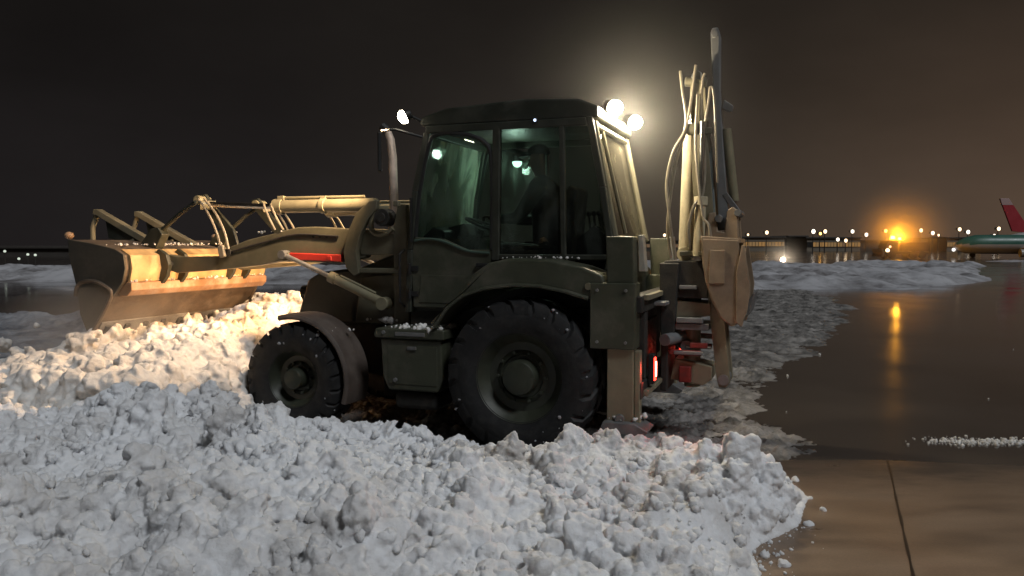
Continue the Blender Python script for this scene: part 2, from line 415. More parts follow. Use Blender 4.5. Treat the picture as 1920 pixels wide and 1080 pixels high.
def concrete_mat():
    m, nt, p = new_mat('damp_concrete'); N, Lk = nt.nodes.new, nt.links.new
    t = N('ShaderNodeTexCoord'); mp_ = N('ShaderNodeMapping'); mp_.inputs['Scale'].default_value = (1, 2.4, 1); Lk(t.outputs['Object'], mp_.inputs[0])
    n = N('ShaderNodeTexNoise'); n.inputs['Scale'].default_value = .8; n.inputs['Detail'].default_value = 9; n.inputs['Roughness'].default_value = .62; Lk(mp_.outputs[0], n.inputs['Vector'])
    cr = N('ShaderNodeValToRGB'); ramp(cr, [(.32, (.135, .094, .066)), (.5, (.225, .158, .108)), (.72, (.30, .215, .15))]); Lk(n.outputs[0], cr.inputs[0])
    g = N('ShaderNodeTexNoise'); g.inputs['Scale'].default_value = 90; g.inputs['Detail'].default_value = 3; Lk(t.outputs['Object'], g.inputs['Vector'])
    gm = N('ShaderNodeMapRange'); gm.inputs['To Min'].default_value = .75; gm.inputs['To Max'].default_value = 1.2; Lk(g.outputs[0], gm.inputs['Value'])
    mx = N('ShaderNodeMixRGB'); mx.blend_type = 'MULTIPLY'; mx.inputs[0].default_value = 1; Lk(cr.outputs[0], mx.inputs[1]); Lk(gm.outputs[0], mx.inputs[2])
    sx = N('ShaderNodeSeparateXYZ'); Lk(t.outputs['Object'], sx.inputs[0])
    wa = N('ShaderNodeMath'); wa.operation = 'MULTIPLY_ADD'; wa.inputs[1].default_value = 2.4; Lk(n.outputs[0], wa.inputs[0]); Lk(sx.outputs['Y'], wa.inputs[2])
    wm = N('ShaderNodeMapRange'); wm.interpolation_type = 'SMOOTHSTEP'; wm.inputs['From Min'].default_value = 6.9; wm.inputs['From Max'].default_value = 8.0; Lk(wa.outputs[0], wm.inputs['Value'])
    wet = N('ShaderNodeMixRGB'); wet.inputs[2].default_value = (.075, .058, .046, 1); Lk(wm.outputs[0], wet.inputs[0]); Lk(mx.outputs[0], wet.inputs[1])
    Lk(wet.outputs[0], p.inputs['Base Color'])
    r = N('ShaderNodeMapRange'); r.inputs['From Min'].default_value = .3; r.inputs['From Max'].default_value = .75; r.inputs['To Min'].default_value = .22; r.inputs['To Max'].default_value = .62; Lk(n.outputs[0], r.inputs['Value']); Lk(r.outputs[0], p.inputs['Roughness'])
    b = N('ShaderNodeBump'); b.inputs['Strength'].default_value = .15; b.inputs['Distance'].default_value = .008; Lk(g.outputs[0], b.inputs['Height']); Lk(b.outputs[0], p.inputs['Normal'])
    return m
def sheet(name, pts, z, m, label=None):
    bm = B(); bm.faces.new([bm.verts.new((x, y, z)) for x, y in pts]); o = finish(bm, name, m, bevel=0, smooth=False); o['kind'] = 'structure'; return o
sheet('concrete_apron', [(-12, -8), (14, -8), (14, 5.05), (4.25, 6.62), (3.22, 6.80), (2.0, 6.80), (-12, 6.80)], .004, concrete_mat())
# joints: thin strips of dark sealant with a wandering edge
def joint(p0, p1, w, z, seed):
    n = 40; P0, P1 = np.array(p0), np.array(p1); d = P1 - P0; nn = np.array([-d[1], d[0]]) / np.linalg.norm(d)
    V, F = [], []
    for i in range(n + 1):
        t = i / n; c = P0 + d * t + nn * .004 * float(vnoise(np.array([t * 9]), np.array([seed * 1.0]))[0])
        ww = w * (1 + .5 * float(vnoise(np.array([t * 21]), np.array([seed + 5.0]))[0]))
        V += [(*(c + nn * ww), z), (*(c - nn * ww), z)]
        if i: k = 2 * i; F.append((k - 2, k - 1, k + 1, k))
    o = np_mesh('pavement_joint', V, F, M['joint'], smooth=False); o['kind'] = 'structure'
M['joint'] = mat('joint_sealant', (.045, .034, .026), .35, var=.3, scale=20)
joint((3.22, 6.80), (2.10, 4.05), .007, .008, 1)
joint((2.10, 4.05), (1.2, 1.8), .007, .008, 2)

# ================================================================== SNOW
rng = np.random.default_rng(11)
# -- windrow between the camera and the loader
XC = np.array([-8, -4.5, -3.5, -2.6, -1.8, -1.15, -.4, .35, 1.0, 1.45, 1.85, 2.2, 2.5])
HC = np.array([.35, .38, .46, .60, .55, .46, .38, .33, .30, .33, .34, .29, .0])
def windrow(x, y):
    hc = np.interp(x, XC, HC)
    yc = 5.55 - .10 * x
    far = 1 - sstep(.15, 1.15, y - yc)
    near = .60 + .40 * (1 - sstep(.2, 2.2, yc - y))
    edge = 1.47 + (y - 4.4) * .52 + .13 * vnoise(x * 2.1, y * 2.1, s=41)
    e = sstep(0, .55, edge - x)
    prof = hc * far * near * e
    rough = (.13 * (lumps(x / .40, y / .40, 3) - .3) + .11 * (lumps(x / .17, y / .17, 5) - .3) + .075 * fbm(x * 2.6, y * 2.6, 5, 13) + .07 * vnoise(x * 1.25, y * 1.25, s=15) + .03 * lumps(x / .08, y / .08, 9) + .018 * fbm(x * 16, y * 16, 3, 17) + .05 * fbm(x * 1.7, y * 1.7, 3, 2) + .012 * fbm(x * 22, y * 22, 2, 8))
    zone = .62 + .55 * sstep(-.35, .45, fbm(x * .85 + 3, y * 1.1, 3, 21))
    return prof + rough * zone * sstep(.02, .22, prof) - .03 * (prof < .015)
X, Y, F = gridmesh(-6.2, 2.75, 2.2, 7.3, .0165)
Z = windrow(X, Y)
V1, F1 = closed_grid(X, Y, Z, F)
n = 60000
px = rng.uniform(-6, 2.75, n); py = rng.uniform(2.6, 7.1, n)
hz = windrow(px, py); sz = .007 + .050 * rng.random(n) ** 6
ok = (hz > .05)
# a few loose crumbs past the edge of the heap
ok |= (hz < .02) & (rng.random(n) < .10) & (windrow(px - .25, py - .12) > .03)
px, py, hz, sz = px[ok], py[ok], hz[ok], sz[ok]
sz = np.where(hz < .05, np.minimum(sz, .03), sz)
P = np.stack([px, py, np.maximum(hz, 0) + sz * .3], -1)
nb = 260
bx = rng.uniform(-5, 2.0, nb); by = rng.uniform(2.8, 6.3, nb); bh = windrow(bx, by); okb = bh > .18
bs = (.045 + .075 * rng.random(nb) ** 2.4)
Pb = np.stack([bx, by, bh + bs * .22], -1)[okb]
zk = fbm(P[:, 0] * .85 + 3, P[:, 1] * 1.1, 3, 21) + rng.normal(size=len(P)) * .25 > -.55
P, sz = P[zk], sz[zk]
V2, F2 = clods(np.concatenate([P, Pb]), np.concatenate([sz, bs[okb]]), rng)
for cx_, cy_, rr_ in ((1.30, 5.35, .10), (1.52, 5.30, .13), (1.12, 5.42, .085), (1.72, 5.28, .10), (1.44, 5.05, .09), (1.86, 5.35, .085), (1.62, 5.02, .075), (1.0, 5.2, .07), (.35, 4.0, .12), (-1.9, 5.3, .12), (-2.5, 5.5, .14), (-1.2, 4.9, .10)):
    sv = CL_BIG[rng.integers(len(CL_BIG))] * rr_ * np.array([1, .9, 1.15]); hh_ = float(windrow(np.array([cx_]), np.array([cy_]))[0])
    F2 = np.concatenate([F2, F_BIG + len(V2)]); V2 = np.concatenate([V2, sv + np.array([cx_, cy_, hh_ + rr_ * .45])])
for k in range(70):      # flat broken slabs lying at odd angles
    cx_, cy_ = rng.uniform(-4.5, 2.0), rng.uniform(3.0, 6.2); hh_ = float(windrow(np.array([cx_]), np.array([cy_]))[0])
    if hh_ < .15: continue
    sv = CL_BIG[rng.integers(len(CL_BIG))] * np.array([1, .85, .34]) * rng.uniform(.06, .13)
    sv = np.clip(sv, -np.array([.10, .09, .022]), np.array([.10, .09, .026]))
    e_ = np.array(Euler((rng.uniform(-.8, .8), rng.uniform(-.8, .8), rng.uniform(0, 6))).to_matrix())
    F2 = np.concatenate([F2, F_BIG + len(V2)]); V2 = np.concatenate([V2, sv @ e_.T + np.array([cx_, cy_, hh_ + .03])])
F1t = quads_to_tris(F1)
o = np_mesh('snow_windrow', np.concatenate([V1, V2]), np.concatenate([F1t, F2 + len(V1)]), M['snow'])
fuse(o, .0105, 1, .040, .026)
tag(o, 'long heap of grey white clumped snow across the foreground', 'snow', kind='stuff')
n = 9000
px = rng.uniform(-6, 2.6, n); py = rng.uniform(2.6, 7.0, n); hz = windrow(px, py); sz = .007 + .036 * rng.random(n) ** 3.2
ok = (hz > .06) & (vnoise(px * 2.2, py * 2.2, s=19) > -.25); px, py, hz, sz = px[ok], py[ok], hz[ok], sz[ok]
P = np.stack([px, py, hz + sz * .55 + .012], -1)
t_ = rng.uniform(3.9, 5.9, 420); off_ = np.abs(rng.normal(size=420)) * .15
ex = 1.47 + (t_ - 4.4) * .52 - .27 + .13 * vnoise(1.2 + t_ * 1.0, t_ * 2.1, s=41) + off_; es = .003 + .020 * rng.random(420) ** 4
P = np.concatenate([P, np.stack([ex, t_ - off_ * .3, es * .4 + .004], -1)]); sz = np.concatenate([sz, es])
V2, F2 = clods(P, sz, rng, big=.03)
o = np_mesh('loose_snow', V2, F2, M['snow']); tag(o, 'loose broken snow crumbs lying over the foreground heap', 'snow', kind='stuff')

# -- snow pushed and spilled under the raised bucket (vehicle coordinates)
def pushed(X, Y):
    ridge = np.interp(Y, [-3.2, -2.2, -1.3, -.4, .4, 1.2, 1.9, 2.5, 3.0], [.25, .75, 1.08, .92, .83, .73, .66, .56, .0])
    back = sstep(2.72, 3.75, X + .25 * np.clip(Y, 0, 2) * (Y > .8) - .10 * (Y < .3)); front = 1 - sstep(4.7, 6.3, X)
    h = ridge * back * (.20 + .80 * front) * (1 - sstep(7.5, 9.2, X))
    h = h * (1 - .20 * np.exp(-((X - 4.75) / .40) ** 2) * sstep(-1.5, -.6, Y))
    r = .12 * (lumps(X / .42, Y / .42, 31) - .3) + .07 * (lumps(X / .19, Y / .19, 35) - .3) + .03 * lumps(X / .08, Y / .08, 37) + .05 * fbm(X * 1.5, Y * 1.5, 3, 33)
    return h + r * sstep(.03, .3, h) - .03 * (h < .02)
X, Y, F = gridmesh(2.5, 9.3, -3.3, 3.1, .022)
Z = pushed(X, Y)
wx, wy = loc2w(X, Y)
V1, F1 = closed_grid(wx, wy, Z, F)
n = 16000
lx = rng.uniform(2.6, 9, n); ly = rng.uniform(-3, 3, n); hz = pushed(lx, ly); sz = .012 + .095 * rng.random(n) ** 5
ok = hz > .05; lx, ly, hz, sz = lx[ok], ly[ok], hz[ok], sz[ok]
wx, wy = loc2w(lx, ly); P = np.stack([wx, wy, hz + sz * .12], -1)
# clods still falling from the blade and thrown off the near end
fl = []; fs = []
for k in range(1900):
    yy = rng.uniform(-1.1, 1.35); xx = 4.78 + rng.normal() * .09; zz = rng.uniform(.45, .96) - .02 * yy
    fl.append((*loc2w(xx, yy), zz)); fs.append(.015 + .05 * rng.random() ** 2)
for (xx, yy, zz, s) in ((6.05, 1.2, .74, .10), (5.75, 1.25, .66, .075), (6.0, 1.3, .52, .05), (5.5, 1.3, .70, .05), (5.9, .9, .93, .035), (5.35, 1.4, .62, .06), (6.3, 1.1, .60, .045)):
    fl.append((*loc2w(xx, yy), zz)); fs.append(s)
V2, F2 = clods(np.concatenate([P, np.array(fl)]), np.concatenate([sz, np.array(fs)]), rng)
o = np_mesh('pushed_snow', np.concatenate([V1, V2]), np.concatenate([quads_to_tris(F1), F2 + len(V1)]), M['snow_pushed'])
fuse(o, .015, 1, .05, .030)
tag(o, 'snow spilling and tumbling under the toothed loader bucket, lit orange', 'snow', kind='stuff')

# -- thin slush left on the asphalt behind and beyond the loader
def slush_h(x, y):
    bord = np.interp(y, [5.8, 6.6, 7.4, 8.6, 10.5, 14.5, 22.8, 33], [2.35, 2.75, 3.0, 2.95, 3.5, 5.9, 9.9, 12.5]) + .35 * fbm(x * .9, y * .9, 4, 61)
    lim = np.where(x > -4.5, 34.0, 20.8) + 1.2 * fbm(x * .35, y * .2, 3, 63)
    mk = sstep(-.05, .9, bord - x) * sstep(0, .8, lim - y) * sstep(6.0, 6.8, y)
    rdg = .26 * np.exp(-((y - 18.6 - .12 * (x + 9)) / .9) ** 2) * sstep(-3.0, -6.0, x) * (.6 + .6 * fbm(x * .8, y * .8, 3, 71))
    tr = .03 * np.exp(-((w2loc(x, y)[1] - .93) / .22) ** 2) + .03 * np.exp(-((w2loc(x, y)[1] + .93) / .22) ** 2)
    h = .016 * fbm(x * 27, y * 27, 2, 64) + .010 * lumps(x / .05, y / .05, 62) + .036 * fbm(x * 2.6, y * 2.6, 6, 65) + .020 * fbm(x * 11, y * 11, 4, 66) + .030 * (lumps(x / .26, y / .26, 67) - .25) + .022 * lumps(x / .12, y / .12, 69) - .010
    return (h + .02 - tr * .7) * mk - .02 * (1 - mk) + rdg
X, Y, F = gridmesh(-15, 12.5, 6.0, 35, .040)
Z = slush_h(X, Y); V1 = np.stack([X.ravel(), Y.ravel(), Z.ravel()], -1)
cf = V1[F].mean(1); F = F[~((cf[:, 0] > -3) & (cf[:, 0] < 6) & (cf[:, 1] > 6.0) & (cf[:, 1] < 12.0))]
V1, F1 = drop(V1, F, Z.ravel() > .001)
X, Y, F = gridmesh(-3.02, 6.02, 6.0, 12.02, .015); Z = slush_h(X, Y)
V2, F2 = drop(np.stack([X.ravel(), Y.ravel(), Z.ravel()], -1), F, Z.ravel() > .001); F1 = np.concatenate([F1, F2 + len(V1)]); V1 = np.concatenate([V1, V2])
ctr_ = V1[F1].mean(1); lft = (ctr_[:, 0] < -2.6 + .6 * fbm(ctr_[:, 0] * .5, ctr_[:, 1] * .3, 2, 91)) & (ctr_[:, 1] > 8.5)
lo_ = np.unique(F1[lft]); rm_ = np.full(len(V1), -1); rm_[lo_] = np.arange(len(lo_))
o = np_mesh('snow_cover', V1[lo_] , rm_[F1[lft]], M['snow_cover']); tag(o, 'thin blue grey snow cover on the apron beyond the loader bucket', 'snow', kind='stuff')
F1 = F1[~lft]; lo_ = np.unique(F1); rm_ = np.full(len(V1), -1); rm_[lo_] = np.arange(len(lo_)); V1 = V1[lo_]; F1 = rm_[F1]
o = np_mesh('slush', V1, F1, M['slush']); o['kind'] = 'stuff'; o['label'] = 'thin churned grey slush lying on the asphalt'; o['category'] = 'slush'

# -- old snow field ploughed up along the far side of the taxiway
def far_h(x, y):
    foot = np.interp(x, [-60, -25, -12, 0, 9, 16, 24, 34, 50], [39, 38.7, 37.5, 34, 31.5, 32.5, 40, 58, 86]) + 1.0 * fbm(x * .3, y * .1, 3, 81)
    back = np.interp(x, [-60, -10, 9, 25, 40, 55], [55, 55, 58, 64, 76, 92])
    a = sstep(0, 3.0, y - foot) * (1 - sstep(-6, 0, y - back))
    crest = sstep(0, 16, y - foot)
    hh = np.interp(x, [-60, -25, -10, 9, 20, 34, 50], [.40, .36, .42, .52, .36, .30, .20])
    return (hh * (.35 + .65 * crest) + .34 * (lumps(x / 1.2, y / 1.9, 83) - .28) + .20 * (lumps(x / .55, y / .8, 85) - .25) + .20 * fbm(x * .35, y * .35, 4, 87)) * a - .03 * (a < .02)
X, Y, F = gridmesh(-60, 56, 30, 94, .22)
Z = far_h(X, Y); V1 = np.stack([X.ravel(), Y.ravel(), Z.ravel()], -1); V1, F1 = drop(V1, F, Z.ravel() > 0)
o = np_mesh('snow_bank', V1, F1, M['snow_far']); tag(o, 'low lumpy bank of ploughed snow along the far side of the apron', 'snow', kind='stuff')
# -- crumbs of snow left beside the puddle
P, S = [], []
for k in range(900):
    t = rng.random() ** 1.4; P.append((4.1 + 1.5 * t + rng.normal() * .16, 7.45 - .05 * t + rng.normal() * .07, .004)); S.append(.004 + .022 * rng.random() ** 5)
for k in range(7):
    P.append((rng.uniform(3, 9), rng.uniform(7, 16), .008)); S.append(.008 + .02 * rng.random() ** 3)
V2, F2 = clods(np.array(P), np.array(S), rng)
o = np_mesh('snow_crumbs', V2, F2, M['snow_pushed']); tag(o, 'small crumbs of snow scattered over the wet apron on the right', 'snow', kind='stuff')

# ================================================================== BACKHOE LOADER
bh = empty('backhoe_loader', (VO[0], VO[1], 0), VA)
tag(bh, 'dark olive backhoe loader clearing snow with its work lights on', 'backhoe loader')
def fin(bm, name, m, parent=bh, **k): return finish(bm, name, M[m] if isinstance(m, str) else m, parent, **k)

# ---- wheels
def wheel(cx, cz, y0, y1, R0, rimr, nlug, side, hubr):
    """y0 inner, y1 outer (side +1 = near side)"""
    s = side; w = y1 - y0; yc = (y0 + y1) / 2
    bm = B()
    hub_y = y1 - .07
    prof = [(.03, y0 + .06), (rimr * .95, y0 + .05), (rimr * 1.02, y0 + .02), (rimr * .96, y0 + .08), (rimr * .93, yc), (rimr * .96, y1 - .06), (rimr * 1.03, y1 - .012), (rimr * .99, y1 - .03), (rimr * .9, y1 - .075),
            (rimr * .8, y1 - .12), (rimr * .62, y1 - .125), (hubr * 1.28, y1 - .105), (hubr * 1.2, y1 - .13), (.03, y1 - .13)]
    rg = lathe(bm, [(r, s * y) for r, y in prof], cx, cz); cap(bm, rg[0]); cap(bm, rg[-1])
    rim = fin(bm, 'wheel', 'rim', bevel=0, angle=28)
    bm = B(); t = R0 - rimr
    tp = [(rimr, y0 + .02), (rimr + t * .25, y0 - .012), (rimr + t * .6, y0 - .015), (rimr + t * .83, y0 + .02), (R0 - .035, y0 + w * .16), (R0 - .03, yc), (R0 - .035, y1 - w * .16),
          (rimr + t * .83, y1 - .02), (rimr + t * .6, y1 + .015), (rimr + t * .42, y1 + .018), (rimr + t * .25, y1 + .010), (rimr, y1 - .02)]
    lathe(bm, [(r, s * y) for r, y in tp], cx, cz, 72)
    for k in range(nlug):
        for q in (0, 1):
            th0 = 2 * math.pi * (k + .5 * q) / nlug; sk = .26 * 22 / nlug; wd = .115 * 22 / nlug
            ye = (y1 + .004) if q else (y0 - .004); ym = yc + (-.02 if q else .02)
            rows = []
            for (yy, r_in, r_out, sh, wf) in ((ym, R0 - .05, R0 + .004, -sk * .25, .9), (yc + (ye - yc) * .62, R0 - .06, R0 + .002, sk * .2, 1.0), (yc + (ye - yc) * .93, R0 - .11, R0 - .022, sk * .62, 1.15), (ye + (.012 if q else -.012), rimr + t * .58, rimr + t * .72, sk * .75, 1.0)):
                ro = []
                for rr, a in ((r_in, -wd * wf), (r_out, -wd * wf * .8), (r_out, wd * wf * .8), (r_in, wd * wf)):
                    an = th0 + sh + a
                    ro.append(bm.verts.new((cx + rr * math.cos(an), s * yy, cz + rr * math.sin(an))))
                rows.append(ro)
            for i in range(3):
                for j in range(4): bm.faces.new((rows[i][j], rows[i][(j + 1) % 4], rows[i + 1][(j + 1) % 4], rows[i + 1][j]))
            bm.faces.new(rows[0]); bm.faces.new(rows[-1][::-1])
    ty = fin(bm, 'tyre', 'rubber', rim, bevel=0, angle=30)
    bm = B()
    rg = lathe(bm, [(hubr, s * (y1 - .14)), (hubr, s * (y1 - .03)), (hubr * .93, s * (y1 - .006)), (hubr * .6, s * (y1 + .006)), (.01, s * (y1 + .008))], cx, cz, 32); cap(bm, rg[0]); cap(bm, rg[-1])
    for k in range(10):
        a = 2 * math.pi * k / 10; rr = hubr * 1.42
        cyl(bm, (cx + rr * math.cos(a), s * (y1 - .13), cz + rr * math.sin(a)), (cx + rr * math.cos(a), s * (y1 - .085), cz + rr * math.sin(a)), .016, n=6)
    fin(bm, 'hub', 'rim', rim, bevel=.004)
    P, S = [], []
    rg_ = np.random.default_rng(int(cx * 100 + s * 3 + 50))
    for k in range(80):
        a = rg_.uniform(0, 2 * math.pi); yy = rg_.choice([y1 - .02, y1 + .012, yc]) + rg_.normal() * .02
        rr = R0 - .02 + rg_.normal() * .006 if yy < y1 - .02 else rg_.uniform(rimr * 1.05, R0 - .06)
        if yy >= y1 - .02 and rr < R0 - .2: rr = R0 - .14
        P.append((cx + rr * math.cos(a), s * (yy if yy < y1 - .02 else y1 + .008), cz + rr * math.sin(a))); S.append(.004 + .019 * rg_.random() ** 3)
    V, Fc = clods(np.array(P), np.array(S), rg_)
    o = np_mesh('stuck_snow', V, Fc, M['snow_far'], rim); o['kind'] = 'stuff'
for s in (1, -1):
    wheel(0, .69, .70, 1.12, .69, .385, 20, s, .155)
    wheel(2.325, .545, .74, 1.10, .545, .27, 22, s, .105)

# ---- chassis, axles, bonnet
bm = B()
prism(bm, [(-.95, .55), (2.55, .55), (2.62, .70), (2.55, 1.02), (.9, 1.05), (-.95, 1.15)], -.34, .34)
prism(bm, [(-.7, 1.05), (1.25, 1.05), (1.25, 1.22), (-.7, 1.28)], -.70, .70)
box(bm, (1.55, 0, .42), (.5, .5, .3)); cyl(bm, (.2, 0, .5), (2.2, 0, .5), .05)
fin(bm, 'chassis', 'chassis', bevel=.015)
for cx, cz in ((0, .69), (2.325, .545)):
    bm = B(); cyl(bm, (cx, -.74, cz), (cx, .74, cz), .10, n=20); 
    bmesh.ops.create_uvsphere(bm, u_segments=20, v_segments=12, radius=.2, matrix=Matrix.Translation((cx, 0, cz)))
    fin(bm, 'axle', 'chassis', bevel=0)
bm = B(); prism(bm, [(1.24, 1.03), (2.70, 1.03), (2.73, 1.10), (2.60, 1.48), (2.45, 1.56), (1.95, 1.62), (1.24, 1.88)], -.42, .42)
bon = fin(bm, 'bonnet', 'olive_dark', bevel=.04, seg=3)
bm = B()
for k in range(6): box(bm, (2.705 - .035 * k, 0, 1.12 + .055 * k), (.03, .60, .018), (0, .3, 0))
fin(bm, 'grille', 'black', bon, bevel=.003)
for s in (1, -1):
    bm = B(); cyl(bm, (2.60, s * .33, 1.34), (2.70, s * .33, 1.33), .075, .085, 20); h = fin(bm, 'headlight', 'black', bevel=.006)
    bm = B(); cyl(bm, (2.70, s * .33, 1.33), (2.708, s * .33, 1.33), .072, n=20); fin(bm, 'lens', 'head', h, bevel=0)
# louvre panel on the bonnet side, tool / battery box with its tread, far-side twin
for s in (1, -1):
    y0, y1 = (.56, 1.05) if s > 0 else (-1.05, -.56)
    bm = B(); prism(bm, [(.80, .50), (1.30, .50), (1.36, .62), (1.38, .98), (.76, .98), (.74, .62)], y0, y1)
    b = fin(bm, 'tool_box', 'olive', bevel=.02, seg=3)
    bm = B(); prism(bm, [(.72, .985), (1.42, .985), (1.44, 1.01), (1.42, 1.075), (.72, 1.075)], y0 - .005, y1 + .03); 
    st = fin(bm, 'step', 'olive', b, bevel=.015)
    bm = B(); box(bm, (1.06, s * 1.083, 1.03), (.30, .012, .035)); cyl(bm, (1.33, s * 1.07, 1.04), (1.33, s * 1.092, 1.04), .018)
    fin(bm, 'handle', 'steel', st, bevel=.004)
    bm = B(); box(bm, (1.05, s * .80, .40), (.44, .40, .16)); fin(bm, 'fuel_tank', 'chassis', bevel=.05, seg=3)

# ---- mudguards
for s in (1, -1):
    # front: curved half guard over the rear half of the wheel
    bm = B(); n = 26; ring = []
    for k in range(n + 1):
        a = R(104 - 124 * k / n); r0 = .605; r1 = .628
        c, sn = math.cos(a), math.sin(a)
        row = []
        for (r, y) in ((r0, .72), (r1, .72), (r1 + .006, .9), (r1, 1.10), (r1 - .03, 1.118), (r0 - .03, 1.10)):
            row.append(bm.verts.new((2.325 - r * c if False else 2.325 + r * math.cos(math.pi - a) * 1.0, s * y, .55 + r * sn)))
        ring.append(row)
    for i in range(n):
        for j in range(6): bm.faces.new((ring[i][j], ring[i][(j + 1) % 6], ring[i + 1][(j + 1) % 6], ring[i + 1][j]))
    bm.faces.new(ring[0]); bm.faces.new(ring[-1][::-1])
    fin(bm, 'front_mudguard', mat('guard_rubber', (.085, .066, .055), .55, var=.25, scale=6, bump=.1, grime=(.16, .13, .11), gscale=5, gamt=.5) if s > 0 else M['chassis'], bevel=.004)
    # rear: the broad pressed fender with the wheel arch cut out
    arch = [(.80, 1.10), (.76, 1.16), (.67, 1.28), (.52, 1.39), (.31, 1.46), (.05, 1.492), (-.19, 1.487), (-.42, 1.445), (-.62, 1.39)]
    topc = [(-.70, 1.42), (-.76, 1.53), (-.74, 1.60), (-.56, 1.665), (-.28, 1.722), (.10, 1.728), (.28, 1.69), (.42, 1.60), (.62, 1.36), (.86, 1.14)]
    bm = B()
    def shrink(p, k): return (p[0], p[1])
    prism(bm, arch + topc, *( (.72, 1.10) if s > 0 else (-1.10, -.72)))
    f = fin(bm, 'rear_fender', 'olive', bevel=.035, seg=4)
    bm = B()    # rolled lip of the arch
    sweep(bm, [(x, s * 1.105, z + .008) for x, z in arch], .018, 8); fin(bm, 'arch_lip', 'olive', f, bevel=0)
    bm = B(); prism(bm, [(.70, .62), (.74, 1.1), (.5, 1.36), (.05, 1.47), (-.42, 1.42), (-.8, 1.30), (-.8, .62)], *( (.60, .66) if s > 0 else (-.66, -.60))); fin(bm, 'inner_arch', 'black', bevel=.01)

# ---- cab
W1 = .76
cab_bm = B()
def pillar(bm, pts, w, d):           # square-section post following XZ points, at +-y
    for s in (1, -1):
        for i in range(len(pts) - 1):
            (xa, za, ya), (xb, zb, yb) = pts[i], pts[i + 1]
            a = [bm.verts.new((xa + dx * w / 2, s * (ya + dy * d / 2), za)) for dx, dy in ((-1, -1), (1, -1), (1, 1), (-1, 1))]
            b = [bm.verts.new((xb + dx * w / 2, s * (yb + dy * d / 2), zb)) for dx, dy in ((-1, -1), (1, -1), (1, 1), (-1, 1))]
            bm.faces.new(a); bm.faces.new(b[::-1])
            for k in range(4): bm.faces.new((a[(k + 1) % 4], a[k], b[k], b[(k + 1) % 4]))
pillar(cab_bm, [(1.235, 1.20, .74), (1.215, 1.80, .74), (1.16, 2.35, .735), (1.05, 2.90, .70)], .062, .07)     # A
pillar(cab_bm, [(.345, 1.70, .745), (.345, 2.93, .715)], .075, .06)                                             # B
pillar(cab_bm, [(-.30, 1.72, .745), (-.27, 2.93, .715)], .05, .05)                                              # C
pillar(cab_bm, [(-.70, 1.62, .74), (-.735, 1.78, .74), (-.645, 2.35, .725), (-.52, 2.97, .70)], .06, .07)       # D
for s in (1, -1):
    box(cab_bm, (.28, s * .71, 2.925), (1.55, .07, .07))
    box(cab_bm, (-.2, s * .74, 1.735), (1.1, .06, .05))
box(cab_bm, (1.05, 0, 2.9), (.06, 1.40, .07)); box(cab_bm, (1.22, 0, 1.86), (.05, 1.44, .08)); box(cab_bm, (-.50, 0, 2.93), (.06, 1.38, .07))
box(cab_bm, (.3, 0, 1.24), (1.85, 1.40, .06)); box(cab_bm, (1.22, 0, 1.52), (.05, 1.44, .62))
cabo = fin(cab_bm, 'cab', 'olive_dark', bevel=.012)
bm = B()
prism(bm, [(-.60, 2.955), (1.09, 2.955), (1.13, 2.985), (1.09, 3.05), (.85, 3.115), (.1, 3.155), (-.42, 3.13), (-.60, 3.06)], -.735, .735)
box(bm, (.3, 0, 3.15), (.62, .66, .05))
fin(bm, 'roof', 'olive_dark', cabo, bevel=.035, seg=3)
def pane(name, m, pts, y, th=.006, parent=cabo, lean=0.0):
    """flat pane from XZ outline; y shifts inwards towards the roof"""
    bm = B(); 
    a = [bm.verts.new((x, (abs(y) - lean * (z - 1.7)) * (1 if y > 0 else -1), z)) for x, z in pts]
    b = [bm.verts.new((x, (abs(y) - th - lean * (z - 1.7)) * (1 if y > 0 else -1), z)) for x, z in pts]
    bm.faces.new(a); bm.faces.new(b[::-1])
    for i in range(len(pts)): j = (i + 1) % len(pts); bm.faces.new((a[j], a[i], b[i], b[j]))
    return fin(bm, name, m, parent, bevel=0, smooth=False)
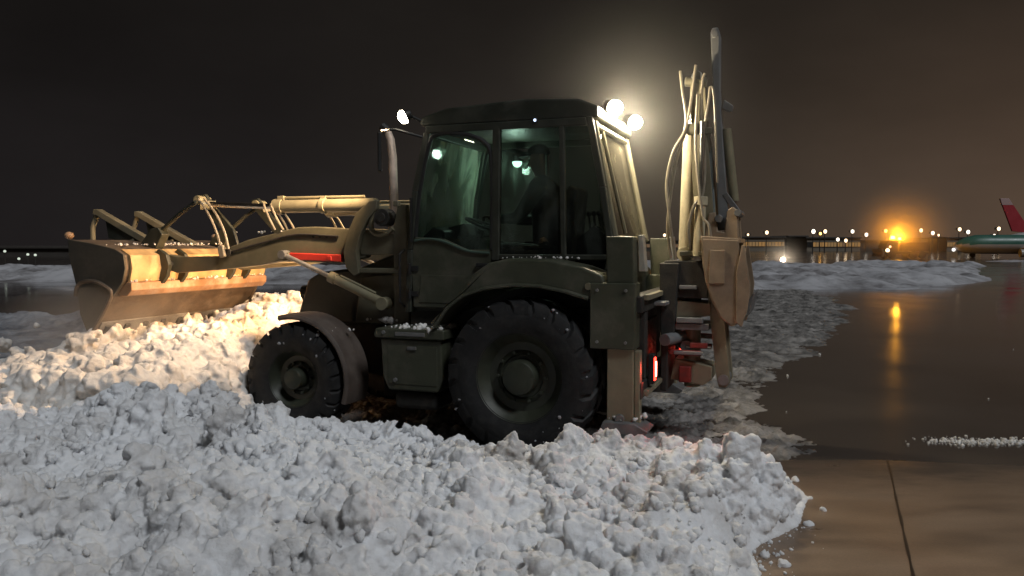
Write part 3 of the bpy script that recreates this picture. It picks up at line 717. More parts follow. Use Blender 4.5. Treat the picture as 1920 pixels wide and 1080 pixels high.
for s in (1, -1):
    # door: lower pressed panel, frame, pane
    bm = B(); y0, y1 = (.725, .765) if s > 0 else (-.765, -.725)
    prism(bm, [(1.185, 1.25), (.70, 1.25), (.58, 1.40), (.42, 1.56), (.375, 1.72), (.375, 1.80), (.62, 1.80), (.86, 1.90), (1.17, 1.92), (1.205, 1.70)], y0, y1)
    d = fin(bm, 'door', 'olive', cabo, bevel=.012)
    bm = B()
    fr = [(1.165, 1.92), (1.12, 2.35), (1.02, 2.80), (.94, 2.875), (.80, 2.885), (.60, 2.85), (.46, 2.78), (.40, 2.66), (.385, 2.3), (.385, 1.80)]
    sweep(bm, [(x, s * (.752 - .025 * (z - 1.7)), z) for x, z in curve([(x, 0, z) for x, z in fr], 40) for z in [z] ] if False else [(p[0], s * (.752 - .025 * (p[2] - 1.7)), p[2]) for p in curve([(x, 0, z) for x, z in fr], 45)], .022, 8)
    fin(bm, 'door_frame', 'black', d, bevel=0)
    pane('door_window', 'glass', fr + [(.62, 1.80), (.86, 1.90)], s * .745, parent=d, lean=.025)
    bm = B(); box(bm, (.46, s * .785, 1.66), (.13, .03, .035)); fin(bm, 'handle', 'black', d, bevel=.006)
    bm = B(); box(bm, (1.19, s * .785, 2.08), (.02, .03, .42)); fin(bm, 'grab_rail', 'black', d, bevel=.006)
    bm = B(); sweep(bm, curve([(1.16, s * .772, 1.885), (1.0, s * .774, 1.90), (.85, s * .774, 1.875), (.62, s * .774, 1.79), (.40, s * .772, 1.77)], 20), .012, 8); fin(bm, 'door_rail', mat('green_trim', (.05, .085, .065), .4, var=.15, scale=10), d, bevel=0)
    pane('side_window', 'glass', [(.30, 1.76), (-.27, 1.76), (-.245, 2.89), (.30, 2.89)], s * .748, lean=.025)
    pane('quarter_window', 'glass', [(-.33, 1.76), (-.70, 1.76), (-.62, 2.35), (-.52, 2.89), (-.30, 2.89)], s * .742, lean=.03)
# windscreen (flat raked pane with pale upright streaks) and lower pane
bm = B()
for th in (0, -.006):
    pass
q = [(1.215, .70, 1.90), (1.165, .695, 2.35), (1.06, .665, 2.87), (1.06, -.665, 2.87), (1.165, -.695, 2.35), (1.215, -.70, 1.90)]
va = [bm.verts.new(v) for v in q]; bm.faces.new((va[0], va[1], va[4], va[5])); bm.faces.new((va[1], va[2], va[3], va[4]))
ext = bmesh.ops.extrude_face_region(bm, geom=bm.faces[:]); bmesh.ops.translate(bm, vec=(-.006, 0, 0), verts=[v for v in ext['geom'] if isinstance(v, bmesh.types.BMVert)])
fin(bm, 'windscreen', 'windscreen', cabo, bevel=0, smooth=False)
bm = B(); sweep(bm, [(1.235, .1, 1.88), (1.20, .25, 2.2), (1.13, .38, 2.58)], .010, 6); sweep(bm, [(1.19, .18, 2.25), (1.10, .50, 2.74)], .008, 6); fin(bm, 'wiper', 'black', cabo, bevel=0)
# rear screen: two posts, cross rails and a pane with a tan film
def rx(z): return -.52 - (2.93 - z) * .195
bm = B()
for s in (1, -1):
    a = [(rx(2.93) - .035, s * .66, 2.93), (rx(1.88) - .035, s * .70, 1.88)]
    sweep(bm, a, [.026, .032], 8)
sweep(bm, [(rx(2.9) - .03, -.66, 2.9), (rx(2.9) - .03, .66, 2.9)], .026, 8); sweep(bm, [(rx(1.9) - .03, -.70, 1.9), (rx(1.9) - .03, .70, 1.9)], .03, 8)
sweep(bm, [(rx(2.86) - .05, .50, 2.86), (rx(1.95) - .06, .36, 1.95)], .020, 8)
rf = fin(bm, 'rear_screen_frame', 'tan', cabo, bevel=0)
bm = B(); a = [(rx(z), y, z) for y, z in ((.66, 2.9), (-.66, 2.9), (-.70, 1.9), (.70, 1.9))]
va = [bm.verts.new(v) for v in a]; f0 = bm.faces.new(va); ext = bmesh.ops.extrude_face_region(bm, geom=[f0]); bmesh.ops.translate(bm, vec=(-.006, 0, 0), verts=[v for v in ext['geom'] if isinstance(v, bmesh.types.BMVert)])
fin(bm, 'rear_window', 'rear_glass', cabo, bevel=0, smooth=False)
bm = B(); prism_x(bm, [(.72, 1.30), (-.72, 1.30), (-.72, 1.88), (.72, 1.88)], -.76, -.71); fin(bm, 'rear_panel', 'olive_dark', cabo, bevel=.01)
# interior
bm = B(); prism(bm, [(.92, 1.27), (1.19, 1.27), (1.19, 1.93), (1.08, 2.02), (.96, 1.98)], -.55, .55)
prism(bm, [(.80, 1.93), (.98, 1.90), (1.05, 2.02), (.86, 2.06)], -.28, .28); fin(bm, 'dashboard', 'black', cabo, bevel=.02)
bm = B(); sweep(bm, [(.99, 0, 1.45), (.79, 0, 2.0)], .035, 10)
ctr = Vector((.77, 0, 2.05)); axd = Vector((-.36, 0, .93)).normalized(); u = Vector((0, 1, 0)); v_ = axd.cross(u)
sweep(bm, [ctr + (u * math.cos(t) + v_ * math.sin(t)) * .19 for t in [2 * math.pi * k / 28 for k in range(29)]], .014, 8)
for t in (0.3, 2.4, 4.4): sweep(bm, [ctr, ctr + (u * math.cos(t) + v_ * math.sin(t)) * .19], .010, 6)
fin(bm, 'steering_wheel', 'black', cabo, bevel=0)
bm = B(); box(bm, (.10, 0, 1.40), (.36, .40, .30)); box(bm, (.14, 0, 1.62), (.50, .50, .13)); prism(bm, [(-.20, 1.60), (-.06, 1.62), (-.12, 2.30), (-.20, 2.42), (-.27, 2.38)], -.23, .23); box(bm, (.08, .29, 1.82), (.32, .06, .05)); box(bm, (.08, -.29, 1.82), (.32, .06, .05))
fin(bm, 'seat', 'seat', cabo, bevel=.035, seg=3)
for y in (.42, -.42):
    bm = B(); prism(bm, [(-.30, 1.3), (-.62, 1.3), (-.64, 1.92), (-.52, 2.02), (-.36, 1.90)], y - .10, y + .10)
    for k in range(3): sweep(bm, [(-.45 - .06 * k, y + .05 * (k - 1), 1.95), (-.43 - .06 * k, y + .05 * (k - 1), 2.12)], .012, 6); bmesh.ops.create_uvsphere(bm, u_segments=10, v_segments=8, radius=.025, matrix=Matrix.Translation((-.43 - .06 * k, y + .05 * (k - 1), 2.13)))
    fin(bm, 'control_console', 'black', cabo, bevel=.01)
bm = B(); cyl(bm, (.62, -.60, 2.80), (.62, -.60, 2.74), .045, .055, 16); cl = fin(bm, 'cab_lamp', 'black', cabo, bevel=.004)
bm = B(); bmesh.ops.create_uvsphere(bm, u_segments=16, v_segments=10, radius=.052, matrix=Matrix.Translation((.62, -.60, 2.73))); fin(bm, 'lens', 'green', cl, bevel=0)
bm = B(); cyl(bm, (-.03, .735, 2.955), (-.03, .752, 2.955), .026, n=14); ml = fin(bm, 'roof_dot', 'black', cabo, bevel=.003)  # small blue-white glowing dot on the roof edge
bm = B(); bmesh.ops.create_uvsphere(bm, u_segments=12, v_segments=8, radius=.013, matrix=Matrix.Translation((-.03, .753, 2.955))); fin(bm, 'lens', 'bluewhite', ml, bevel=0)
def light(name, kind, loc, energy, c, radius=.06, parent=bh, aim=None, cone=100, blend=.6):
    d = bpy.data.lights.new(name, kind); d.energy = energy; d.color = c; d.shadow_soft_size = radius
    if kind == 'SPOT': d.spot_size = R(cone); d.spot_blend = blend
    o = bpy.data.objects.new(name, d); col.objects.link(o); o.parent = parent; o.location = loc
    if aim is not None: o.rotation_euler = Vector(aim).to_track_quat('-Z', 'Y').to_euler()
    return o
light('cab_light', 'POINT', (.62, -.52, 2.66), 9, (.72, 1, .82), .05, cl)

for s in (1, -1):
    for z in (1.38, 1.62):
        bm = B(); cyl(bm, (1.215, s * .775, z - .05), (1.215, s * .775, z + .05), .018, n=12); box(bm, (1.17, s * .772, z), (.09, .012, .05)); fin(bm, 'door_hinge', 'black', bevel=.003)
    bm = B(); prism(bm, [(1.12, 1.30), (.74, 1.30), (.62, 1.42), (.50, 1.53), (.50, 1.56), (1.10, 1.56)], *( (.764, .772) if s > 0 else (-.772, -.764))); fin(bm, 'door_pressing', 'olive', bevel=.004)
    bm = B(); box(bm, (1.05, s * 1.052, .74), (.50, .008, .36)); fin(bm, 'box_lid', 'olive', bevel=.006)
    bm = B(); box(bm, (1.05, s * 1.062, .90), (.09, .018, .03)); fin(bm, 'latch', 'steel', bevel=.004)
    bm = B(); cyl(bm, (1.22, s * 1.056, .60), (1.22, s * 1.075, .60), .02, n=12); fin(bm, 'lid_bolt', 'steel', bevel=.003)
    bm = B(); cyl(bm, (-.62, s * 1.095, 1.50), (-.62, s * 1.118, 1.50), .03, n=16); fin(bm, 'reflector', 'tan', bevel=.004)
    for x in (-.70, -.94):
        for z in (1.04, 1.47):
            bm = B(); cyl(bm, (x, s * 1.118, z), (x, s * 1.133, z), .014, n=6); fin(bm, 'bolt', 'steel', bevel=.002)
    bm = B(); sweep(bm, [(1.31, s * .70, 1.25), (1.33, s * .76, 1.30), (1.33, s * .76, 1.75), (1.31, s * .70, 1.80)], .013, 8); fin(bm, 'grab_rail', 'black', bevel=0)
    bm = B(); sweep(bm, curve([(2.10, s * .605, 1.93), (2.6, s * .605, 1.95), (3.0, s * .605, 1.87), (3.42, s * .605, 1.77)], 24), .011, 8); fin(bm, 'arm_pipe', 'chassis', bevel=0)

# ---- roof work lights
def work_lamp(p, d, lens, r=.066, cap_len=.10, stem=None, push=0.0):
    p = Vector(p); d = Vector(d).normalized()
    bm = B(); cyl(bm, p - d * cap_len, p, r * .6, r * 1.02, 20)
    if stem: sweep(bm, [p - d * cap_len * .6, Vector(stem)], .016, 8)
    w = fin(bm, 'work_light', 'black', bevel=.006)
    bm = B(); mtx = Matrix.Translation(p + d * push) @ d.to_track_quat('Z', 'Y').to_matrix().to_4x4() @ Matrix.Diagonal((1, 1, .8, 1))
    bmesh.ops.create_uvsphere(bm, u_segments=20, v_segments=12, radius=r, matrix=mtx); fin(bm, 'lens', lens, w, bevel=0)
    return w
RD = (-.82, 0.05, -.50)
for y, dd, e in ((.45, (-.74, .50, -.42), 1), (-.45, (-.74, .42, -.42), 1)):
    w = work_lamp((-.665, y, 3.085), dd, 'lamp', stem=(-.56, y, 3.02), push=.045)
    d = Vector(dd).normalized(); q = Vector((-.665, y, 3.085)) + d * .20
for y in (.80, -.80):
    w = work_lamp((1.255, y, 3.045), (.70, .42 if y > 0 else -.42, -.42), 'lamp_front', r=.065, cap_len=.08, stem=(1.10, y * .82, 3.0))
    d = Vector((.80, .0, -.42)).normalized()
    light('front_light_beam', 'SPOT', Vector((1.255, y * 1.20, 3.045)) + d * .10, 680, (1, .66, .37), .06, w, aim=(.92, .04 * y, -.37), cone=96)
for s in (1, -1):
    light('headlight_beam', 'SPOT', (2.78, s * .33, 1.33), 150, (1, .55, .24), .06, bon, aim=(.96, 0, .10), cone=95, blend=.7)

# ---- exhaust stack and mirrors
bm = B(); sweep(bm, [(1.60, .36, 1.78), (1.60, .36, 2.30), (1.61, .36, 2.72), (1.63, .36, 2.90), (1.67, .36, 3.0)], [.045, .045, .043, .04, .036], 14)
cyl(bm, (1.60, .36, 1.8), (1.60, .36, 2.2), .06, n=16)
ex = fin(bm, 'exhaust_stack', 'exhaust', bevel=0)
bm = B(); sweep(bm, [(1.66, .36, 2.985), (1.72, .36, 3.04)], .05, 10); fin(bm, 'rain_flap', 'black', ex, bevel=0)
for s in (1, -1):
    bm = B(); sweep(bm, [(1.10, s * .72, 2.86), (1.30, s * .88, 2.92), (1.40, s * .97, 2.90)], .012, 8); ma = fin(bm, 'mirror_arm', 'black', bevel=0)
    bm = B(); box(bm, (1.40, s * 1.0, 2.70), (.035, .15, .36), (0, 0, s * .52)); mi = fin(bm, 'mirror', 'black', ma, bevel=.012)
    bm = B(); box(bm, (1.382, s * .99, 2.70), (.006, .13, .33), (0, 0, s * .52)); fin(bm, 'mirror_glass', 'chrome', mi, bevel=0)

# ---- loader towers, arms, rams
def off(pts, dx, dz): return [(x + dx, z + dz) for x, z in pts]
def both(s, a, b): return (a, b) if s > 0 else (-b, -a)
for s in (1, -1):
    bm = B()
    prism(bm, [(1.62, 2.285), (1.71, 2.275), (1.86, 2.16), (1.96, 1.97), (2.01, 1.79), (1.985, 1.62), (1.89, 1.53), (1.835, 1.56), (1.845, 1.68), (1.86, 1.79), (1.81, 1.95), (1.72, 2.10), (1.63, 2.19)], *both(s, .60, .665))
    prism(bm, [(1.40, 1.965), (1.62, 1.935), (1.80, 1.97), (1.85, 1.80), (1.85, 1.745), (1.40, 1.745)], *both(s, .575, .605))
    prism(bm, [(1.40, 1.615), (1.85, 1.615), (1.86, 1.565), (1.40, 1.565)], *both(s, .56, .645))
    prism(bm, [(1.30, 1.06), (1.47, 1.06), (1.47, 2.02), (1.42, 2.24), (1.33, 2.24)], *both(s, .54, .62))
    prism(bm, [(1.47, 1.06), (1.95, 1.06), (1.88, 1.52), (1.47, 1.56)], *both(s, .50, .55))
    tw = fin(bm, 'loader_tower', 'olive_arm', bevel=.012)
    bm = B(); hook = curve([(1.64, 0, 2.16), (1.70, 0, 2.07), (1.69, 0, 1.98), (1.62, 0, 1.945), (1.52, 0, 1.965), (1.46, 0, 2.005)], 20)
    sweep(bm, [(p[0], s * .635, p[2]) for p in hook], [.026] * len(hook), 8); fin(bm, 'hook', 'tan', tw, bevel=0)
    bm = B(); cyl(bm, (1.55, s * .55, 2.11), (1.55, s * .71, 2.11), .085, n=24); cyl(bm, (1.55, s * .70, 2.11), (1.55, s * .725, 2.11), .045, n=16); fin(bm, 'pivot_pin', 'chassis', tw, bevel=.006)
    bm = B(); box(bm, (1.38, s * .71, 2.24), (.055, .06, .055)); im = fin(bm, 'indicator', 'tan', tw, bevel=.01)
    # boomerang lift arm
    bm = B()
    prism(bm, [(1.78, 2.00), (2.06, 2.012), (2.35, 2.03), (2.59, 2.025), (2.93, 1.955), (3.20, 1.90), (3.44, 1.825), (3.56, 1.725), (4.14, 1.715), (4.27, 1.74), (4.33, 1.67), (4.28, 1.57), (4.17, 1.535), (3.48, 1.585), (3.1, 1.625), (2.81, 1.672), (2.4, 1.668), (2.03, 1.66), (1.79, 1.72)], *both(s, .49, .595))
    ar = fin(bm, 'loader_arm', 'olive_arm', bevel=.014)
    for x, z in ((3.45, 1.76), (4.24, 1.63), (2.70, 1.735), (2.24, 1.93), (2.32, 1.93), (2.40, 1.93)):
        bm = B(); cyl(bm, (x, s * .585, z), (x, s * (.625 if x > 2.5 else .602), z), .04 if x > 2.5 else .016, n=16)
        fin(bm, 'arm_pin', 'chassis', ar, bevel=.005)
    # lift ram
    bm = B(); cyl(bm, (1.52, s * .655, 1.255), (2.14, s * .655, 1.515), .046, n=20); cyl(bm, (2.10, s * .655, 1.498), (2.17, s * .655, 1.528), .058, n=20); cyl(bm, (1.56, s * .60, 1.27), (1.56, s * .71, 1.27), .065, n=18)
    sweep(bm, [(1.65, s * .655, 1.37), (2.05, s * .655, 1.535)], .014, 8)
    lr = fin(bm, 'lift_ram', 'ram', bevel=.005)
    bm = B(); cyl(bm, (2.15, s * .655, 1.52), (2.72, s * .655, 1.745), .024, n=14); cyl(bm, (2.72, s * .59, 1.745), (2.72, s * .70, 1.745), .045, n=16); fin(bm, 'rod', 'steel', lr, bevel=.003)
    # tilt ram above the arm
    bm = B(); cyl(bm, (1.72, s * .50, 2.245), (2.86, s * .50, 2.245), .068, n=24); cyl(bm, (2.82, s * .50, 2.245), (2.93, s * .50, 2.245), .082, n=24); cyl(bm, (2.30, s * .50, 2.245), (2.36, s * .50, 2.245), .080, n=24)
    sweep(bm, [(1.85, s * .50, 2.33), (2.80, s * .50, 2.335), (2.9, s * .50, 2.30)], .016, 8); box(bm, (2.33, s * .5, 2.325), (.07, .06, .04)); box(bm, (2.84, s * .5, 2.33), (.08, .07, .05))
    tr = fin(bm, 'tilt_ram', 'ram', bevel=.006)
    bm = B(); cyl(bm, (2.92, s * .50, 2.245), (3.82, s * .50, 2.285), .030, n=16); fin(bm, 'rod', 'chrome', tr, bevel=.003)
    # tilt levers and links
    bm = B(); prism(bm, [(3.40, 1.72), (3.50, 1.72), (3.60, 1.95), (3.95, 2.30), (3.96, 2.38), (3.86, 2.40), (3.78, 2.30), (3.50, 2.02)], *both(s, .43, .475)); fin(bm, 'tilt_lever', 'olive_dark', bevel=.008)
    bm = B(); cyl(bm, (3.88, s * .40, 2.33), (3.88, s * .58, 2.33), .048, n=18); cyl(bm, (3.74, s * .44, 2.275), (3.86, s * .56, 2.275), .05, n=12); fin(bm, 'tilt_pin', 'ram', bevel=.006)
    bm = B(); sweep(bm, [(3.88, s * .545, 2.33), (4.12, s * .545, 2.20), (4.42, s * .545, 1.99)], .024, 8); fin(bm, 'tilt_link', 'olive_dark', bevel=0)
    # hoses draped from the lever to the arm
    for k in (0, 1):
        bm = B(); p = [(3.84 - .10 * k, s * (.60 + .02 * k), 2.335), (3.70 - .11 * k, s * .63, 2.20 - .02 * k), (3.58 - .11 * k, s * .64, 2.0 - .02 * k), (3.52 - .09 * k, s * .63, 1.80)]
        sweep(bm, curve(p, 24), .014, 8); fin(bm, 'hose', 'hose_light', bevel=0)
        bm = B(); p = [(2.93 + .09 * k, s * .57, 2.27), (2.85 + .09 * k, s * .6, 2.14), (2.76 + .10 * k, s * .60, 2.0)]
        sweep(bm, curve(p, 16), .012, 8); fin(bm, 'hose', 'hose_light', bevel=0)
    bm = B(); box(bm, (3.51, s * .635, 1.775), (.075, .05, .13), (0, .2, 0)); fin(bm, 'hose_clamp', 'hose_light', bevel=.015)
# red safety strut carried on the near arm
bm = B(); prism(bm, [(2.66, 1.765), (2.05, 1.745), (2.05, 1.672), (2.66, 1.692)], .60, .645); box(bm, (2.18, .65, 1.71), (.05, .02, .05)); ss = fin(bm, 'safety_strut', 'red', bevel=.01)
bm = B(); cyl(bm, (2.70, .60, 1.728), (2.70, .66, 1.728), .045, n=16); fin(bm, 'strut_pin', 'tan', ss, bevel=.004)
# cross tube between the arms
bm = B(); cyl(bm, (3.30, -.49, 1.70), (3.30, .49, 1.70), .065, n=20); fin(bm, 'cross_tube', 'olive_arm', bevel=0)

# ---- loader bucket, dumped forward
HB = 1.15
shell = [(4.80, .835), (4.44, 1.345), (4.345, 1.45), (4.30, 1.60), (4.32, 1.74), (4.44, 1.80), (4.74, 1.855), (5.06, 1.90)]
inn = [(5.06, 1.875), (4.75, 1.825), (4.47, 1.77), (4.36, 1.715), (4.335, 1.60), (4.375, 1.47), (4.47, 1.365), (4.83, .86)]
bm = B(); prism(bm, shell + inn, -HB, HB); bk = fin(bm, 'loader_bucket', 'bucket', bevel=.006)
bm = B()     # painted back plate between the end plates, and the torque tube ledge
prism(bm, [(4.300, 1.455), (4.262, 1.60), (4.285, 1.735), (4.40, 1.80), (4.42, 1.79), (4.325, 1.74), (4.30, 1.60), (4.335, 1.46)], -HB + .04, HB - .04)
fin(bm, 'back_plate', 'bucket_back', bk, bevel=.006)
bm = B(); prism(bm, [(4.43, 1.30), (4.33, 1.31), (4.27, 1.37), (4.27, 1.45), (4.33, 1.46), (4.46, 1.36)], -HB + .03, HB - .03); fin(bm, 'torque_tube', mat('ledge_paint', (.30, .17, .09), .5, var=.25, scale=6, grime=(.5, .42, .36), gscale=5, gamt=.6), bk, bevel=.01)
bm = B(); prism(bm, [(4.80, .835), (4.66, 1.033), (4.645, 1.02), (4.785, .82)], -HB, HB); fin(bm, 'cutting_edge', 'steel', bk, bevel=.004)
for s in (1, -1):
    bm = B(); prism(bm, [(4.80, .835), (4.445, 1.335), (4.34, 1.45), (4.295, 1.60), (4.315, 1.745), (4.44, 1.805), (4.74, 1.86), (5.08, 1.905), (5.06, 1.70), (5.0, 1.50), (4.96, 1.36), (4.93, 1.10)], *both(s, HB, HB + .025))
    ep = fin(bm, 'end_plate', mat('end_plate_paint', (.055, .050, .040), .5, var=.25, scale=5, bump=.1, grime=(.12, .10, .08), gscale=4, gamt=.5), bk, bevel=.008)
    bm = B(); arc = curve([(4.98, 0, 1.30), (4.95, 0, 1.40), (4.86, 0, 1.455), (4.70, 0, 1.46), (4.56, 0, 1.41), (4.48, 0, 1.33), (4.60, 0, 1.12), (4.80, 0, .86)], 36)
    sweep(bm, [(p[0], s * (HB + .03), p[2]) for p in arc], .022, 8); fin(bm, 'side_rib', 'bucket', ep, bevel=0)
    bm = B(); bmesh.ops.create_uvsphere(bm, u_segments=16, v_segments=10, radius=.045, matrix=Matrix.Translation((5.10, s * (HB - .02), 1.945)) @ Matrix.Diagonal((1.1, 1, .9, 1))); fin(bm, 'lip_corner', mat('orange_lit_corner', (.42, .26, .15), .5, var=.3, scale=12), bk, bevel=0)  # orange light on the lip corner is put into this ball's colour
for k in range(9):
    y = -HB + .10 + k * (2 * HB - .20) / 8
    bm = B()
    prism(bm, [(4.69, 1.005), (4.655, .97), (4.83, .715), (4.87, .68), (4.86, .735), (4.82, .86)], y - .035, y + .035); fin(bm, 'tooth', 'black', bk, bevel=.006)
for y in (.68, .40, -.40, -.68):
    bm = B(); prism(bm, [(4.30, 1.80), (4.20, 1.74), (4.16, 1.62), (4.20, 1.50), (4.27, 1.42), (4.33, 1.46), (4.36, 1.75)], y - .028, y + .028); fin(bm, 'bracket', 'olive_dark', bk, bevel=.008)
for y in (.545, -.545):
    bm = B(); prism(bm, [(4.44, 1.80), (4.34, 1.96), (4.40, 2.04), (4.50, 2.02), (4.66, 1.85)], y - .06, y + .06); fin(bm, 'link_bracket', 'olive_dark', bk, bevel=.01)
# flip-over forks folded back across the bucket
for y in (.31, -.31):
    bm = B()
    sweep(bm, [(5.66, y, 1.885), (5.66, y, 2.05), (5.57, y, 2.235)], [.032, .032, .036], 8)
    prism(bm, [(5.60, 2.26), (5.55, 2.265), (4.45, 1.755), (4.38, 1.70), (4.40, 1.66), (4.52, 1.70), (5.55, 2.19), (5.60, 2.20)], y - .05, y + .05)
    prism(bm, [(5.68, 1.905), (5.68, 1.86), (5.20, 1.80), (5.0, 1.88), (5.0, 1.92), (5.18, 1.86)], y - .045, y + .045)
    fk = fin(bm, 'fork', 'hoe_plate', bk, bevel=.008)
    bm = B(); prism(bm, [(5.44, 2.13), (4.62, 1.75), (4.75, 1.72), (5.10, 1.86), (5.40, 1.92)], y - .02, y + .02); fin(bm, 'fork_web', 'olive_dark', bk, bevel=.004)

# ---- rear frame, stabilisers, tail lamps
bm = B()
prism_x(bm, [(-1.05, 1.28), (1.05, 1.28), (1.05, 1.42), (-1.05, 1.42)], -1.06, -.92)
prism_x(bm, [(-1.05, .56), (1.05, .56), (1.05, .70), (-1.05, .70)], -1.06, -.92)
for y in (-.78, .78): prism_x(bm, [(y - .06, .70), (y + .06, .70), (y + .06, 1.28), (y - .06, 1.28)], -1.05, -.93)
box(bm, (-.82, 0, 1.0), (.22, 1.3, .5))
fin(bm, 'rear_frame', 'chassis', bevel=.012)
bm = B(); box(bm, (-1.075, 0, 1.405), (.05, 1.9, .045)); box(bm, (-1.075, 0, .60), (.05, 1.9, .04)); fin(bm, 'slide_rail', 'hoe_plate', bevel=.006)
for s in (1, -1):
    y0, y1 = .92, 1.10
    bm = B()
    prism(bm, [(-.635, .98), (-1.015, .98), (-1.015, 1.53), (-.635, 1.53)], *both(s, .90, 1.12))
    prism(bm, [(-.775, 1.50), (-1.0, 1.50), (-.985, 1.915), (-.76, 1.915)], *both(s, .92, 1.09))
    sb = fin(bm, 'stabiliser', 'olive', bevel=.012)
    bm = B(); prism(bm, [(-.775, .36), (-1.0, .36), (-1.0, 1.0), (-.775, 1.0)], *both(s, .94, 1.08)); box(bm, (-1.025, s * 1.01, .66), (.05, .09, .62)); fin(bm, 'stabiliser_leg', 'hoe_plate', sb, bevel=.01)
    bm = B(); prism(bm, [(-.72, .28), (-1.10, .28), (-1.14, .32), (-1.02, .38), (-.76, .38)], *both(s, .86, 1.16)); cyl(bm, (-.89, s * .90, .40), (-.89, s * 1.12, .40), .04, n=14); fin(bm, 'foot_pad', 'steel', sb, bevel=.008)
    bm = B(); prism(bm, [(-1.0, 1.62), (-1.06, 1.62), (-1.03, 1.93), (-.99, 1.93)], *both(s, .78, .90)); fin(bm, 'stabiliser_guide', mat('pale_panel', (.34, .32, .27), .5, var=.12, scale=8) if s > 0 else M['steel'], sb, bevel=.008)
    bm = B(); box(bm, (-1.09, s * .74, .78), (.05, .10, .26)); tl = fin(bm, 'tail_light', 'black', bevel=.008)
    bm = B(); box(bm, (-1.118, s * .74, .78), (.014, .055, .20)); fin(bm, 'lens', 'tail', tl, bevel=.005)
    bm = B(); box(bm, (-1.128, s * .74, .78), (.010, .016, .13)); fin(bm, 'filament', 'tail_dim', tl, bevel=.002)
    light('tail_light_glow', 'SPOT', (-1.17, s * .74, .78), 30 if s > 0 else 4, (1, .06, .03), .05, tl, aim=(-.22, .95, -.16), cone=84, blend=.8)

# ---- kingpost, boom, dipper, hoe bucket
bm = B()
prism(bm, [(-1.08, .95), (-1.20, .95), (-1.24, 1.68), (-1.06, 1.68)], -.24, .24); prism(bm, [(-1.08, .50), (-1.14, .50), (-1.15, .96), (-1.08, .96)], -.24, .24)
prism(bm, [(-1.10, 1.36), (-1.50, 1.36), (-1.47, 1.70), (-1.10, 1.70)], -.20, .20)
fin(bm, 'carriage', 'chassis', bevel=.012)
bm = B()
prism(bm, [(-1.16, .60), (-1.46, .56), (-1.54, .62), (-1.54, .74), (-1.20, .80)], -.17, .17)
prism(bm, [(-1.18, 1.16), (-1.52, 1.20), (-1.52, 1.32), (-1.18, 1.34)], -.18, .18)
cyl(bm, (-1.34, 0, .52), (-1.34, 0, 1.40), .075, n=20)
fin(bm, 'kingpost', 'hoe_plate', bevel=.012)
for y, z in ((.16, .99), (-.16, .91)):
    bm = B(); cyl(bm, (-1.14, y * 2.4, z), (-1.30, -y * .8, z), .055, n=18); rm = fin(bm, 'swing_ram', 'dipper', bevel=.004)
    bm = B(); cyl(bm, (-1.29, -y * .7, z), (-1.52, -y * .3, z), .026, n=12); fin(bm, 'rod', 'chrome', rm, bevel=0)
bm = B(); box(bm, (-1.36, .02, 1.10), (.30, .40, .06)); box(bm, (-1.34, .22, 1.16), (.24, .05, .05)); box(bm, (-1.33, .21, .86), (.26, .05, .035)); box(bm, (-1.05, .36, 1.32), (.22, .22, .035)); box(bm, (-1.32, .21, 1.46), (.16, .04, .035)); fin(bm, 'valve_block', 'dipper', bevel=.008)
bm = B(); box(bm, (-1.30, .20, .86), (.30, .05, .05)); box(bm, (-1.30, .19, .66), (.11, .06, .15)); box(bm, (-1.42, .20, .93), (.16, .05, .05)); fin(bm, 'red_glow_blocks', 'red_tail_glow', bevel=.012)  # blocks added in red to stand for tail lamp glow on the metal
# boom: foot, kink and long upper section (two side plates with web)
bo = B()
lo = [(-1.66, .55), (-1.70, .60), (-1.685, .75), (-1.60, 1.62), (-1.565, 1.74), (-1.53, 2.15), (-1.49, 2.62), (-1.43, 3.05), (-1.40, 3.40), (-1.34, 3.42), (-1.31, 3.25), (-1.33, 2.62), (-1.36, 2.15), (-1.41, 1.74), (-1.46, 1.62), (-1.58, .62), (-1.60, .55)]
for y0, y1 in ((.13, .16), (-.16, -.13)): prism(bo, lo, y0, y1)
prism(bo, [(-1.58, 1.70), (-1.545, 2.15), (-1.50, 2.62), (-1.44, 3.0), (-1.42, 3.0), (-1.475, 2.62), (-1.52, 2.15), (-1.555, 1.70)], -.13, .13)
prism(bo, [(-1.42, 1.76), (-1.37, 2.15), (-1.34, 2.62), (-1.33, 2.62), (-1.36, 2.15), (-1.41, 1.76)], -.13, .13)
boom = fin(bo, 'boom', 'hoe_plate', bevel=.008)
for a_, z_, w_ in ((-1.64, .62, .18), (-1.37, 3.36, .16)):
    bm = B(); cyl(bm, (a_, -w_, z_), (a_, w_, z_), .05, n=16); fin(bm, 'boom_pin', 'steel', boom, bevel=.005)
# rams on the cab side of the boom
bm = B(); cyl(bm, (-1.27, .05, 1.74), (-1.305, .05, 2.86), .066, n=22); cyl(bm, (-1.305, .05, 2.82), (-1.31, .05, 2.92), .068, n=22); cyl(bm, (-1.27, -.02, 1.76), (-1.27, .12, 1.76), .07, n=18); br = fin(bm, 'boom_ram', mat('lamp_lit_barrel', (.56, .50, .35), .35, var=.1, scale=8, grime=(.2, .17, .12), gscale=5, gamt=.4), bevel=.005)  # cream tone holds the strong light of the nearby work lamps
bm = B(); cyl(bm, (-1.31, .05, 2.90), (-1.345, .05, 3.38), .028, n=14); fin(bm, 'rod', 'chrome', br, bevel=0)
bm = B(); cyl(bm, (-1.405, .19, 1.74), (-1.42, .19, 2.24), .05, n=20); cyl(bm, (-1.42, .19, 2.2), (-1.422, .19, 2.28), .062, n=20); dr = fin(bm, 'dipper_ram', mat('lamp_lit_barrel_short', (.50, .44, .30), .35, var=.1, scale=8, grime=(.2, .17, .12), gscale=5, gamt=.4), bevel=.005)  # same lamplight put into the barrel colour
